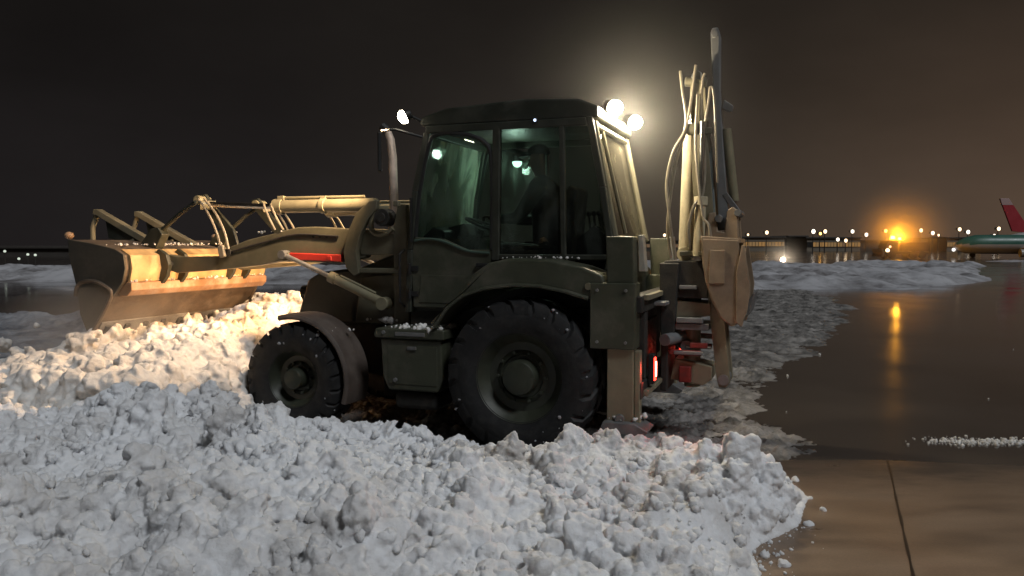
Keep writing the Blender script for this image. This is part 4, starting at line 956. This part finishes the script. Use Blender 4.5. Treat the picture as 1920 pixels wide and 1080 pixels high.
bm = B(); cyl(bm, (-1.422, .19, 2.28), (-1.43, .19, 2.95), .026, n=14); fin(bm, 'rod', 'chrome', dr, bevel=0)
bm = B(); box(bm, (-1.31, .08, 1.765), (.15, .22, .05)); box(bm, (-1.46, .19, 1.765), (.12, .1, .05)); fin(bm, 'ram_mount', 'tan', bevel=.012)
bm = B(); box(bm, (-1.33, .12, 2.90), (.14, .12, .09)); box(bm, (-1.40, .15, 2.87), (.22, .05, .06)); cyl(bm, (-1.26, .12, 3.33), (-1.45, .12, 3.31), .045, n=12); fin(bm, 'hose_bracket', 'tan', bevel=.012)
for p, rr in (([(-1.16, .20, 1.72), (-1.13, .22, 2.0), (-1.15, .22, 2.25), (-1.20, .2, 2.6), (-1.28, .18, 2.9), (-1.33, .17, 3.2), (-1.36, .17, 3.46)], .014),
              ([(-1.20, .2, 1.72), (-1.17, .24, 1.95), (-1.15, .26, 2.12), (-1.12, .25, 2.40), (-1.17, .22, 2.68), (-1.28, .18, 2.92), (-1.24, .16, 3.25), (-1.22, .15, 3.42)], .013),
              ([(-1.34, .16, 1.74), (-1.32, .22, 2.0), (-1.37, .24, 2.2), (-1.44, .22, 2.3), (-1.45, .18, 2.6), (-1.41, .17, 3.0), (-1.42, .17, 3.3), (-1.44, .17, 3.38)], .014),
              ([(-1.48, .22, 1.76), (-1.52, .26, 1.88), (-1.50, .26, 2.02), (-1.45, .25, 2.1), (-1.41, .24, 2.35), (-1.37, .2, 2.75), (-1.38, .18, 3.2)], .013),
              ([(-1.45, .18, 2.95), (-1.48, .18, 3.15), (-1.49, .18, 3.25), (-1.52, .18, 3.2), (-1.54, .17, 2.9), (-1.56, .16, 2.4)], .012)):
    bm = B(); sweep(bm, curve(p, 48), rr, 8); fin(bm, 'hose', 'hose_light', bevel=0)
# dipper hanging folded behind the boom
bm = B()
prism(bm, [(-1.475, 3.76), (-1.49, 3.80), (-1.54, 3.80), (-1.555, 3.74), (-1.56, 3.25), (-1.595, 2.80), (-1.655, 2.12), (-1.66, 1.98), (-1.565, 1.98), (-1.56, 2.12), (-1.525, 2.80), (-1.505, 3.25)], -.085, .085)
prism(bm, [(-1.60, 3.16), (-1.68, 3.10), (-1.66, 3.04), (-1.58, 3.08)], -.05, .05)
dp = fin(bm, 'dipper', 'dipper', bevel=.01)
bm = B(); prism(bm, [(-1.51, 2.75), (-1.54, 2.2), (-1.53, 1.95), (-1.43, 1.95), (-1.42, 2.2), (-1.45, 2.55)], .13, .15); fin(bm, 'dipper_plate', mat('blue_grey_plate', (.15, .185, .195), .42, var=.15, scale=6), dp, bevel=.006)
bm = B(); cyl(bm, (-1.515, -.10, 3.74), (-1.515, .10, 3.74), .03, n=14); fin(bm, 'dipper_pin', 'steel', dp, bevel=.004)
bm = B(); cyl(bm, (-1.62, 0, 2.9), (-1.70, 0, 2.24), .042, n=18); bkr = fin(bm, 'bucket_ram', 'ram', bevel=.004)
bm = B(); cyl(bm, (-1.70, 0, 2.25), (-1.72, 0, 2.06), .024, n=12); fin(bm, 'rod', 'chrome', bkr, bevel=0)
# hoe bucket: cheeks, wrapped shell, ears, teeth
hb_out = [(-1.49, 1.92), (-1.50, 1.70), (-1.53, 1.52), (-1.58, 1.36), (-1.66, 1.20), (-1.76, 1.12), (-1.86, 1.16), (-1.90, 1.28)]
hb_in = [(-1.88, 1.29), (-1.845, 1.18), (-1.76, 1.145), (-1.675, 1.22), (-1.605, 1.37), (-1.555, 1.53), (-1.525, 1.70), (-1.515, 1.92)]
bm = B(); prism(bm, hb_out + hb_in, -.28, .28); prism(bm, [(-1.49, 1.88), (-1.83, 1.86), (-1.83, 1.90), (-1.49, 1.925)], -.28, .28)
hb = fin(bm, 'hoe_bucket', 'hoe_bucket', bevel=.008); hb.location = (.05, 0, 0)
for s in (1, -1):
    bm = B(); prism(bm, [(-1.50, 1.90), (-1.81, 1.885), (-1.835, 1.70), (-1.885, 1.47), (-1.885, 1.29), (-1.85, 1.16), (-1.76, 1.13), (-1.67, 1.20), (-1.59, 1.36), (-1.54, 1.52), (-1.51, 1.70)], *both(s, .26, .285)); ck = fin(bm, 'cheek', 'hoe_bucket', hb, bevel=.008)
    bm = B(); prism(bm, [(-1.80, 1.60), (-1.84, 1.84), (-1.865, 1.84), (-1.92, 1.48), (-1.90, 1.28), (-1.85, 1.12), (-1.80, 1.16)], *both(s, .287, .305)); fin(bm, 'side_cutter', 'hoe_bucket', hb, bevel=.006)
    bm = B(); prism(bm, [(-1.56, 1.50), (-1.70, 1.50), (-1.70, 1.80), (-1.57, 1.80)], *both(s, .287, .300)); fin(bm, 'wear_patch', 'hoe_bucket', hb, bevel=.006)
for y in (.15, -.15):
    bm = B(); prism(bm, [(-1.50, 1.90), (-1.54, 2.13), (-1.60, 2.14), (-1.62, 1.97), (-1.68, 1.96), (-1.70, 2.15), (-1.75, 2.19), (-1.79, 2.15), (-1.81, 1.88)], y - .03, y + .03); fin(bm, 'ear', 'hoe_bucket', hb, bevel=.012)
for k in range(5):
    y = -.23 + k * .115
    bm = B(); prism(bm, [(-1.86, 1.20), (-1.92, 1.24), (-1.955, 1.42), (-1.94, 1.42), (-1.87, 1.30)], y - .028, y + .028); fin(bm, 'tooth', 'steel', hb, bevel=.006)
bm = B(); cyl(bm, (-1.58, -.2, 2.08), (-1.58, .2, 2.08), .035, n=14); cyl(bm, (-1.745, -.2, 2.13), (-1.745, .2, 2.13), .032, n=14); prism(bm, [(-1.60, 2.30), (-1.64, 2.32), (-1.77, 2.14), (-1.73, 2.10)], .06, .09); fin(bm, 'bucket_link', 'steel', bevel=.005)

P_, S_ = [], []
rs = np.random.default_rng(5)
def stick(x0, x1, y0, y1, z, n, smax):
    for k in range(n): P_.append((rs.uniform(x0, x1), rs.uniform(y0, y1), z + rs.normal() * .006)); S_.append(.006 + smax * rs.random() ** 3)
stick(.76, 1.38, .70, 1.06, 1.08, 60, .03); stick(1.75, 2.1, .76, 1.06, 1.02, 14, .03); stick(-.5, .2, .75, 1.05, 1.735, 26, .016); stick(-1.08, -.75, .9, 1.1, .40, 20, .03); stick(1.4, 1.9, .45, .62, 1.10, 25, .04)
stick(4.40, 5.0, -1.1, 1.1, 1.85, 200, .012); stick(4.27, 4.34, -1.1, 1.1, 1.465, 110, .012); stick(2.2, 3.4, .50, .59, 1.98, 20, .014)
Vk, Fk = clods(np.array(P_), np.array(S_), rs); o = np_mesh('stuck_snow', Vk, Fk, M['snow_pushed'], bh); o['kind'] = 'stuff'

# ---- volumes added to give lamps a halo and the bucket a soft veil
def glow_veil(name, label, c, r, dens, colr, parent_scale=(1, 1, 1)):
    m = bpy.data.materials.new(name); m.use_nodes = True; nt = m.node_tree; nt.nodes.clear()
    o = nt.nodes.new('ShaderNodeOutputMaterial'); v = nt.nodes.new('ShaderNodeVolumePrincipled'); v.inputs['Color'].default_value = (*colr, 1); v.inputs['Anisotropy'].default_value = 0.0
    t = nt.nodes.new('ShaderNodeTexCoord'); mpn = nt.nodes.new('ShaderNodeMapping'); mpn.inputs['Scale'].default_value = (1 / r, 1 / r, 1 / r)
    gt = nt.nodes.new('ShaderNodeTexGradient'); gt.gradient_type = 'QUADRATIC_SPHERE'; mt = nt.nodes.new('ShaderNodeMath'); mt.operation = 'MULTIPLY'; mt.inputs[1].default_value = dens
    nt.links.new(t.outputs['Object'], mpn.inputs[0]); nt.links.new(mpn.outputs[0], gt.inputs[0]); nt.links.new(gt.outputs['Fac'], mt.inputs[0]); nt.links.new(mt.outputs[0], v.inputs['Density'])
    nt.links.new(v.outputs[0], o.inputs['Volume'])
    bm = B(); bmesh.ops.create_icosphere(bm, subdivisions=4, radius=r, matrix=Matrix.Diagonal((*parent_scale, 1))); ob = finish(bm, name, m, bevel=0); ob.location = c
    tag(ob, label, 'glow_veil', kind='stuff'); return ob
lx_, ly_ = loc2w(-.75, .1)
dx_, dy_ = loc2w(4.75, 1.0)
glow_veil('soft_dust_veil', 'soft veil of snow dust added under the loader bucket', (dx_, dy_, .62), 1.35, .85, (.97, .96, .95), (1.15, 1, .62))  # added volume, scatters the lamplight as a soft tan blur
glow_veil('glow_veil', 'pale halo volume added around the rear work lights', (lx_, ly_, 3.06), 1.6, .062, (.95, .95, .92))

# ================================================================== DRIVER
pr = empty('person', (VO[0], VO[1], 0), VA); tag(pr, 'driver in dark jacket and cap sitting at the wheel inside the cab', 'person')
def skin_mesh(name, pts, edges, m, parent, sub=2):
    me = bpy.data.meshes.new(name); me.from_pydata([p[:3] for p in pts], edges, []); o = bpy.data.objects.new(name, me); col.objects.link(o); o.parent = parent
    me.materials.append(m)
    sk = o.modifiers.new('skin', 'SKIN'); sk.use_smooth_shade = True
    for i, p in enumerate(pts):
        v = me.skin_vertices[0].data[i]; r = p[3]; v.radius = r if isinstance(r, tuple) else (r, r); v.use_root = (i == 0)
    ss_ = o.modifiers.new('sub', 'SUBSURF'); ss_.levels = sub; ss_.render_levels = sub
    return o
bp, be = [], []
def node(x, y, z, r, frm=None):
    bp.append((x, y, z, r)); i = len(bp) - 1
    if frm is not None: be.append((frm, i))
    return i
pel = node(.10, 0, 1.80, (.15, .13)); wai = node(.09, 0, 1.98, (.14, .11), pel); che = node(.10, 0, 2.22, (.17, .12), wai); ust = node(.13, 0, 2.38, (.12, .09), che)
nek = node(.155, 0, 2.50, .055, ust); skl = node(.17, 0, 2.56, .062, nek); hd0 = node(.19, 0, 2.63, (.075, .088), skl); hd1 = node(.19, 0, 2.72, (.072, .088), hd0); node(.18, 0, 2.78, .055, hd1)
for s in (1, -1):
    sh = node(.12, s * .19, 2.36, .065, ust); elb = node(.30, s * .27, 2.10, .048, sh); wr = node(.55, s * .20, 2.10, .030, elb); pm = node(.62, s * .185, 2.11, (.036, .018), wr)
    for j, (dy, ln) in enumerate(((-.028, .070), (-.009, .080), (.010, .076), (.028, .060))):
        a = node(.66, s * (.185 + dy), 2.125, .010, pm); b = node(.66 + ln * .55, s * (.185 + dy), 2.115, .009, a); node(.66 + ln * .5, s * (.185 + dy), 2.078, .008, b)
    ta = node(.615, s * .145, 2.10, .012, pm); node(.645, s * .125, 2.085, .010, ta)
    hp = node(.14, s * .10, 1.76, .10, pel); kn = node(.56, s * .16, 1.80, .068, hp); an = node(.72, s * .16, 1.40, .045, kn); node(.86, s * .16, 1.33, .042, an)
body = skin_mesh('body', bp, be, M['skin'], pr)
jp, je = [], []
def jn(x, y, z, r, frm=None):
    jp.append((x, y, z, r)); i = len(jp) - 1
    if frm is not None: je.append((frm, i))
    return i
a = jn(.10, 0, 1.78, (.18, .16)); b = jn(.09, 0, 1.98, (.175, .145), a); c = jn(.10, 0, 2.26, (.21, .16), b); d = jn(.13, 0, 2.44, (.14, .11), c); e = jn(.155, 0, 2.545, .088, d)
for s in (1, -1):
    f = jn(.12, s * .205, 2.40, .092, d); g = jn(.30, s * .28, 2.10, .068, f); jn(.53, s * .205, 2.10, .048, g)
skin_mesh('jacket', jp, je, M['cloth_dark'], pr)
jp, je = [], []
a = jn(.10, 0, 1.76, (.15, .13))
for s in (1, -1):
    f = jn(.14, s * .10, 1.75, .115, a); g = jn(.56, s * .16, 1.80, .084, f); jn(.71, s * .16, 1.44, .062, g)
skin_mesh('trousers', jp, je, mat('dark_trousers', (.018, .019, .021), .9, var=.25, scale=18), pr)
bm = B()
bmesh.ops.create_uvsphere(bm, u_segments=24, v_segments=14, radius=.108, matrix=Matrix.Translation((.182, 0, 2.755)) @ Matrix.Diagonal((1.08, .9, .78, 1)))
bmesh.ops.delete(bm, geom=[v for v in bm.verts if v.co.z < 2.725], context='VERTS')
prism(bm, [(.27, 2.725), (.38, 2.712), (.38, 2.720), (.27, 2.740)], -.07, .07)
finish(bm, 'cap', M['cloth_dark'], pr, bevel=0)
bm = B()
prism(bm, [(.272, 2.675), (.302, 2.625), (.272, 2.618)], -.013, .013)                                        # nose
for s in (1, -1):
    bmesh.ops.create_uvsphere(bm, u_segments=10, v_segments=8, radius=.020, matrix=Matrix.Translation((.175, s * .082, 2.65)) @ Matrix.Diagonal((.8, .4, 1.5, 1)))
finish(bm, 'face', M['skin'], pr, bevel=.004)
bm = B()
for s in (1, -1): bmesh.ops.create_uvsphere(bm, u_segments=10, v_segments=8, radius=.011, matrix=Matrix.Translation((.268, s * .030, 2.676)))
finish(bm, 'eyes', mat('eye', (.05, .04, .035), .2, var=.1), pr, bevel=0)
bm = B(); box(bm, (.270, 0, 2.588), (.010, .045, .010)); finish(bm, 'mouth', mat('lips', (.25, .10, .08), .5, var=.1), pr, bevel=.003)

# ================================================================== BACKGROUND
M['pole'] = mat('pole_metal', (.06, .055, .05), .5, metal=.4)
M['bulb'] = emit('flood_lamp', (1, .72, .44), 3)
M['bulb_white'] = emit('white_flood_lamp', (1, .86, .70), 3)
M['bulb_amber'] = emit('amber_lamp', (1, .50, .12), 6)
M['beacon'] = emit('beacon_lamp', (1, .42, .03), 40)
M['wall_dark'] = mat('hangar_wall', (.055, .048, .042), .7, var=.2, scale=.3)
M['wall_light'] = mat('terminal_wall', (.20, .17, .13), .7, var=.2, scale=.3)
M['lit'] = emit('lit_windows', (1, .62, .28), .20)
M['lit_amber'] = emit('amber_lit_windows', (1, .55, .2), .26)
M['lit_dim'] = emit('dim_lit_windows', (1, .62, .36), .13)

def wpt(px, d, z): return ((px - 960) / 1507 * d, d, z)
ORD = ['first', 'second', 'third', 'fourth', 'fifth', 'sixth', 'seventh', 'eighth', 'ninth', 'tenth', 'eleventh', 'twelfth', 'thirteenth', 'fourteenth', 'fifteenth', 'sixteenth', 'seventeenth', 'eighteenth', 'nineteenth', 'twentieth']
def mast(px, py, d, r, m, label, group):
    z = 1.85 + (458 - py) / 1507 * d; x = (px - 960) / 1507 * d
    e = empty('light_mast', (x, d, 0)); tag(e, label, 'light mast', group)
    bm = B(); cyl(bm, (0, 0, 0), (0, 0, z), .14, .08, 8); box(bm, (0, 0, z), (1.1, .12, .12)); finish(bm, 'mast', M['pole'], e, bevel=0)
    bm = B()
    for q in (-.38, .38): box(bm, (q, -.02, z + .05), (.62, .40, .50), (R(20), 0, 0))
    finish(bm, 'lamp_housing', M['pole'], e, bevel=.02)
    bm = B(); bmesh.ops.create_uvsphere(bm, u_segments=16, v_segments=10, radius=r * .78, matrix=Matrix.Translation((0, -.30, z)) @ Matrix.Diagonal((1, .5, 1.15, 1))); finish(bm, 'lamp', M[m], e, bevel=0)
masts = [(1245, 441, 190, .42, 'bulb'), (1401, 440, 210, .34, 'bulb'), (1436, 436, 190, .50, 'bulb'), (1523, 434, 190, .58, 'bulb_white'), (1536, 438, 200, .40, 'bulb_amber'), (1545, 434, 190, .52, 'bulb'),
         (1569, 449, 200, .50, 'bulb_white'), (1584, 451, 200, .50, 'bulb'), (1596, 434, 190, .50, 'bulb_white'), (1622, 440, 190, .50, 'bulb_white'), (1658, 433, 190, .45, 'bulb_amber'), (1724, 432, 190, .52, 'bulb'), (1746, 437, 190, .50, 'bulb_white'),
         (1757, 441, 210, .35, 'bulb'), (1796, 430, 190, .50, 'bulb'), (1812, 435, 190, .52, 'bulb_white'), (1861, 442, 175, .42, 'bulb_white'), (1869, 429, 175, .48, 'bulb')]
where = {0: 'seen in the gap between the rear screen and the hoe boom', 1: 'just right of the hoe bucket', 2: 'standing alone above the near lamp on the snow', 3: 'left of a close trio left of the orange beacon', 4: 'amber middle of a close trio left of the orange beacon',
         5: 'right of a close trio left of the orange beacon', 6: 'low left of a low pair over the lit terminal front', 7: 'low right of a low pair over the lit terminal front', 8: 'tall one above the low pair of lamps', 9: 'white lone one midway to the orange beacon',
         10: 'small amber one just left of the orange beacon', 11: 'warm one just right of the orange beacon', 12: 'white one second right of the orange beacon', 13: 'small dim one third right of the orange beacon', 14: 'upper left of two above the airliner nose',
         15: 'lower right of two above the airliner nose', 16: 'low one above the green fuselage', 17: 'tall one above the green fuselage by the red fin'}
for i, (a, b, c, r, m) in enumerate(masts): mast(a, b, c, r, m, 'floodlight mast, ' + where[i], 'floodlight masts along the far apron')
for i, (a, b, m, w) in enumerate([(10, 471, 'bulb_white', 'at the left edge'), (36, 485, 'bulb_white', 'lowest one of four'), (53, 477, 'bulb', 'left of the close pair'), (67, 478, 'bulb_white', 'right of the close pair')]):
    d = 150; z = 1.85 + (458 - b) / 1507 * d
    # these stand in front of the low dark buildings, so bring them nearer where they would fall below ground
    if z < .6: d = 58; z = 1.85 + (458 - b) / 1507 * d
    x = (a - 960) / 1507 * d
    e = empty('apron_lamp', (x, d, 0)); tag(e, 'small pale apron lamp on a short post, ' + w, 'lamp', 'small lamps on the far left')
    bm = B(); cyl(bm, (0, 0, 0), (0, 0, z), .05, n=8); finish(bm, 'post', M['pole'], e, bevel=0)
    bm = B(); bmesh.ops.create_uvsphere(bm, u_segments=12, v_segments=8, radius=.0016 * d, matrix=Matrix.Translation((0, 0, z))); finish(bm, 'lamp', emit('pale_lamp', (.85, .95, .8), .8), e, bevel=0)
# the single lamp standing on the snow bank
d = 60; x = (1467 - 960) / 1507 * d; z = 1.85 - (487 - 458) / 1507 * d
e = empty('snow_lamp', (x, d, 0)); tag(e, 'bright portable lamp on a short post standing in the far snow bank', 'lamp')
bm = B(); cyl(bm, (0, 0, 0), (0, 0, z), .06, n=8); box(bm, (0, .12, z), (.3, .2, .24)); finish(bm, 'post', M['pole'], e, bevel=0)
bm = B(); bmesh.ops.create_uvsphere(bm, u_segments=16, v_segments=10, radius=.19, matrix=Matrix.Translation((0, -.05, z))); finish(bm, 'lamp', emit('snow_lamp_lens', (1, .80, .58), 7), e, bevel=0)
light('snow_lamp_light', 'POINT', (0, -.35, z + .1), 330, (1, .80, .58), .15, e)
glow_veil('lamp_glow_veil', 'faint halo volume added around the portable lamp on the snow bank', (x, d, z), 2.4, .09, (.95, .93, .9))  # added volume that forms the lamp's halo

# terminal and hangar buildings
def building(px0, px1, ytop, d, m, lab, lit=None, cat='building', bays=6, depth=16, name='terminal_building'):
    x0, x1 = (px0 - 960) / 1507 * d, (px1 - 960) / 1507 * d; h = 1.85 + (458 - ytop) / 1507 * d
    e = empty(name, ((x0 + x1) / 2, d, 0)); tag(e, lab, cat); w = x1 - x0
    bm = B(); box(bm, (0, depth / 2, h / 2), (w, depth, h)); finish(bm, 'wall', M[m], e, bevel=0)
    bm = B(); box(bm, (0, depth / 2, h + .2), (w + .8, depth + .8, .4)); finish(bm, 'roof', M['wall_dark'], e, bevel=.05)
    if lit:
        for k in range(bays):
            wx = -w / 2 + w * (k + .5) / bays
            bm = B(); box(bm, (wx, -.06, h * .52), (w / bays * .90, .10, h * .42)); f = finish(bm, 'window', M['pole'], e, bevel=0)
            bm = B(); box(bm, (wx, -.13, h * .52), (w / bays * .84, .03, h * .34)); finish(bm, 'pane', M[random.choice((lit, lit, 'lit_dim', 'lit_amber', 'lit_amber', 'black'))], f, bevel=0)
building(1205, 1330, 452, 230, 'wall_dark', 'low dark building behind the hoe boom with dim lit front', 'lit_dim', bays=9)
building(1385, 1470, 446, 230, 'wall_light', 'low lit terminal building just right of the hoe bucket', 'lit', bays=14)
building(1478, 1512, 444, 240, 'wall_dark', 'small reddish dim building left of the close trio of lights', 'lit_dim', bays=3)
building(1512, 1612, 447, 220, 'wall_light', 'bright lit terminal front under the low pair of lamps', 'lit', bays=18)
building(1612, 1722, 452, 240, 'wall_dark', 'dark hangar directly behind the orange beacon', None)
building(1726, 1756, 448, 230, 'wall_light', 'small lit building right of the orange beacon', 'lit_dim', bays=3)
building(1774, 1838, 447, 220, 'wall_light', 'lit terminal pier behind the airliner nose', 'lit', bays=12)
building(-60, 150, 466, 125, 'wall_dark', 'long low dark hangar on the far left horizon', None, depth=12, name='hangar')
building(215, 480, 463, 140, 'wall_dark', 'long low dark shed behind the loader bucket', None, depth=12, name='hangar')

# plough truck with the orange beacon
d = 104; x = (1684 - 960) / 1507 * d
tk = empty('plough_truck', (x, d, 0)); tag(tk, 'dark snow plough truck with a glowing orange roof beacon', 'truck')
def tfin(bm, n, m, par=None, **k): return finish(bm, n, m, par or tk, **k)
M['truck'] = mat('truck_paint', (.06, .035, .018), .5)
bm = B(); box(bm, (.9, .6, .75), (5.6, 2.2, .35)); tfin(bm, 'chassis', M['chassis'], bevel=.03)
bm = B(); prism(bm, [(-1.9, .9), (-1.9, 1.5), (-1.6, 2.35), (-.3, 2.4), (-.3, .9)], -.5, 1.7); cb = tfin(bm, 'cab', M['truck'], bevel=.06)
bm = B(); box(bm, (-.95, -.51, 1.85), (.9, .02, .55)); tfin(bm, 'window', M['black'], cb, bevel=.01)
bm = B(); prism(bm, [(-.15, 1.0), (-.05, 2.1), (3.6, 2.1), (3.7, 1.0)], -.5, 1.7); tfin(bm, 'body', M['truck'], bevel=.05)
bm = B(); prism(bm, [(-2.6, .25), (-2.35, .25), (-2.2, .7), (-2.35, 1.2), (-2.6, 1.25), (-2.38, .7)], -.9, 2.1); tfin(bm, 'plough_blade', M['steel'], bevel=.02)
for wx in (-1.1, 1.7, 2.8):
    for wy in (-.42, 1.62):
        bm = B(); cyl(bm, (wx, wy - .15, .5), (wx, wy + .15, .5), .5, n=24); w_ = tfin(bm, 'wheel', M['rubber'], bevel=.03)
bm = B(); cyl(bm, (-.6, .4, 2.40), (-.6, .4, 2.52), .16, n=16); bb = tfin(bm, 'beacon', M['black'], bevel=.01)
bm = B(); cyl(bm, (-.6, .4, 2.52), (-.6, .4, 2.95), .30, .24, 18); cyl(bm, (.3, .4, 2.42), (.3, .4, 2.75), .2, .16, 18); tfin(bm, 'lens', M['beacon'], bb, bevel=.02)
light('beacon_glow', 'POINT', (-.2, -.2, 3.0), 2600, (1, .40, .03), .3, bb)
for wy, wz in ((-.55, 1.22),):
    bm = B(); box(bm, (-1.7, -.52, 1.05), (.35, .1, .3)); hl = tfin(bm, 'headlight', M['black'], bevel=.02)
    bm = B(); bmesh.ops.create_uvsphere(bm, u_segments=14, v_segments=10, radius=.22, matrix=Matrix.Translation((-1.7, -.6, 1.08))); tfin(bm, 'lens', emit('truck_head', (1, .74, .45), 7), hl, bevel=0)
    bm = B(); bmesh.ops.create_uvsphere(bm, u_segments=14, v_segments=10, radius=.14, matrix=Matrix.Translation((-1.35, -.55, 1.55))); tfin(bm, 'lens', emit('truck_marker', (1, .55, .3), 3), hl, bevel=0)
glow_veil('beacon_glow_veil', 'orange halo volume added around the plough truck beacon', (x, d - 1, 3.2), 8.0, .11, (1, .85, .6))  # added volume that spreads the beacon's orange glow

# parked airliners at the right edge
def airliner(name_label, px_nose, d, rad, zc, length, mbody, mtop, mfin, mtip, heading=0, finx=.86, engine=True):
    x = (px_nose - 960) / 1507 * d
    e = empty('airliner', (x, d, 0), heading); tag(e, name_label, 'airplane')
    bm = B(); prof = []
    for t, r in ((0, .05), (.015, .35), (.04, .62), (.08, .86), (.13, .98), (.2, 1), (.7, 1), (.82, .82), (.92, .48), (1, .12)):
        prof.append((t * length, r * rad, zc + (.55 * rad * max(0, t - .7) / .3) - (.25 * rad * (1 - min(1, t / .13)))))
    rings = []
    for xx, r, z in prof: rings.append([bm.verts.new((xx, r * math.cos(2 * math.pi * k / 28), z + r * math.sin(2 * math.pi * k / 28))) for k in range(28)])
    for i in range(len(rings) - 1):
        for k in range(28): bm.faces.new((rings[i][k], rings[i][(k + 1) % 28], rings[i + 1][(k + 1) % 28], rings[i + 1][k]))
    bm.faces.new(rings[0]); bm.faces.new(rings[-1][::-1])
    fu = finish(bm, 'fuselage', [M[mbody], M[mtop]], e, bevel=0)
    for p in fu.data.polygons:
        if p.center.z > zc + .05 * rad: p.material_index = 1
    bm = B(); zz = zc + rad * .8
    f0, f1 = finx * length, length
    prism(bm, [(f0 - .2 * rad, zz), (f0 + 2.2 * rad, zz + 2.9 * rad), (f1 + 1.2 * rad, zz + 2.9 * rad), (f1 - .1 * rad, zz + .2 * rad)], -.14, .14); fi = finish(bm, 'tail_fin', M[mfin], e, bevel=.05)
    bm = B(); prism(bm, [(f0 + 2.05 * rad, zz + 2.7 * rad), (f0 + 2.6 * rad, zz + 3.35 * rad), (f1 + 1.4 * rad, zz + 3.35 * rad), (f1 + 1.15 * rad, zz + 2.7 * rad)], -.16, .16); finish(bm, 'fin_tip', M[mtip], fi, bevel=.05)
    bm = B()
    va = [bm.verts.new(v) for v in ((.38 * length, -rad * .8, zc - .55 * rad), (.52 * length, -rad * .8, zc - .55 * rad), (.60 * length, -length * .42, zc - .1 * rad), (.55 * length, -length * .42, zc - .1 * rad))]
    vb = [bm.verts.new((v.co.x, v.co.y, v.co.z + .22)) for v in va]; bm.faces.new(va); bm.faces.new(vb[::-1])
    for k in range(4): bm.faces.new((va[(k + 1) % 4], va[k], vb[k], vb[(k + 1) % 4]))
    finish(bm, 'wing', M['plane_white'], e, bevel=.03)
    bm = B(); cyl(bm, (.34 * length, -length * .16, zc - .9 * rad), (.46 * length, -length * .16, zc - .9 * rad), .42 * rad, .34 * rad, 20); finish(bm, 'engine', M[mbody], e, bevel=.03)
    for gx, gy in ((.12, 0), (.5, -rad * .9), (.5, rad * .9)):
        bm = B(); sweep(bm, [(gx * length, gy, zc - .6 * rad), (gx * length, gy, .35)], .07, 8); gr_ = finish(bm, 'landing_gear', M['pole'], e, bevel=0)
        bm = B(); cyl(bm, (gx * length, gy - .15, .35), (gx * length, gy + .15, .35), .35, n=18); finish(bm, 'wheel', M['rubber'], gr_, bevel=.02)
    return e
M['plane_white'] = mat('airliner_white', (.30, .30, .29), .4, var=.08, scale=.5)
M['plane_teal'] = mat('airliner_teal', (.04, .125, .10), .4, var=.1, scale=.5)
M['plane_red'] = mat('airliner_red', (.34, .035, .045), .4, var=.1, scale=.5)
M['plane_rose'] = mat('airliner_rose', (.42, .30, .29), .4, var=.08, scale=.5)
a1 = airliner('white airliner with green upper fuselage parked at the right edge, nose to the left', 1786, 112, 1.32, 1.85, 21, 'plane_white', 'plane_teal', 'plane_teal', 'plane_white', heading=R(-9))
bm = B(); bmesh.ops.create_uvsphere(bm, u_segments=12, v_segments=8, radius=.24, matrix=Matrix.Translation((-.05, -.35, 1.10))); finish(bm, 'nose_lamp', emit('nose_lamp', (1, .96, .9), 1.6), a1, bevel=0)
_L, _h = 24, R(192)
_tx, _td = (1893 - 960) / 1507 * 136, 136
a2 = airliner('airliner behind with tall red tail fin and pale fin tip, at the right edge', 960, 100, 1.75, 2.3, _L, 'plane_white', 'plane_white', 'plane_red', 'plane_rose', heading=_h, finx=.84)
a2.location = (_tx - _L * math.cos(_h), _td - _L * math.sin(_h), 0)
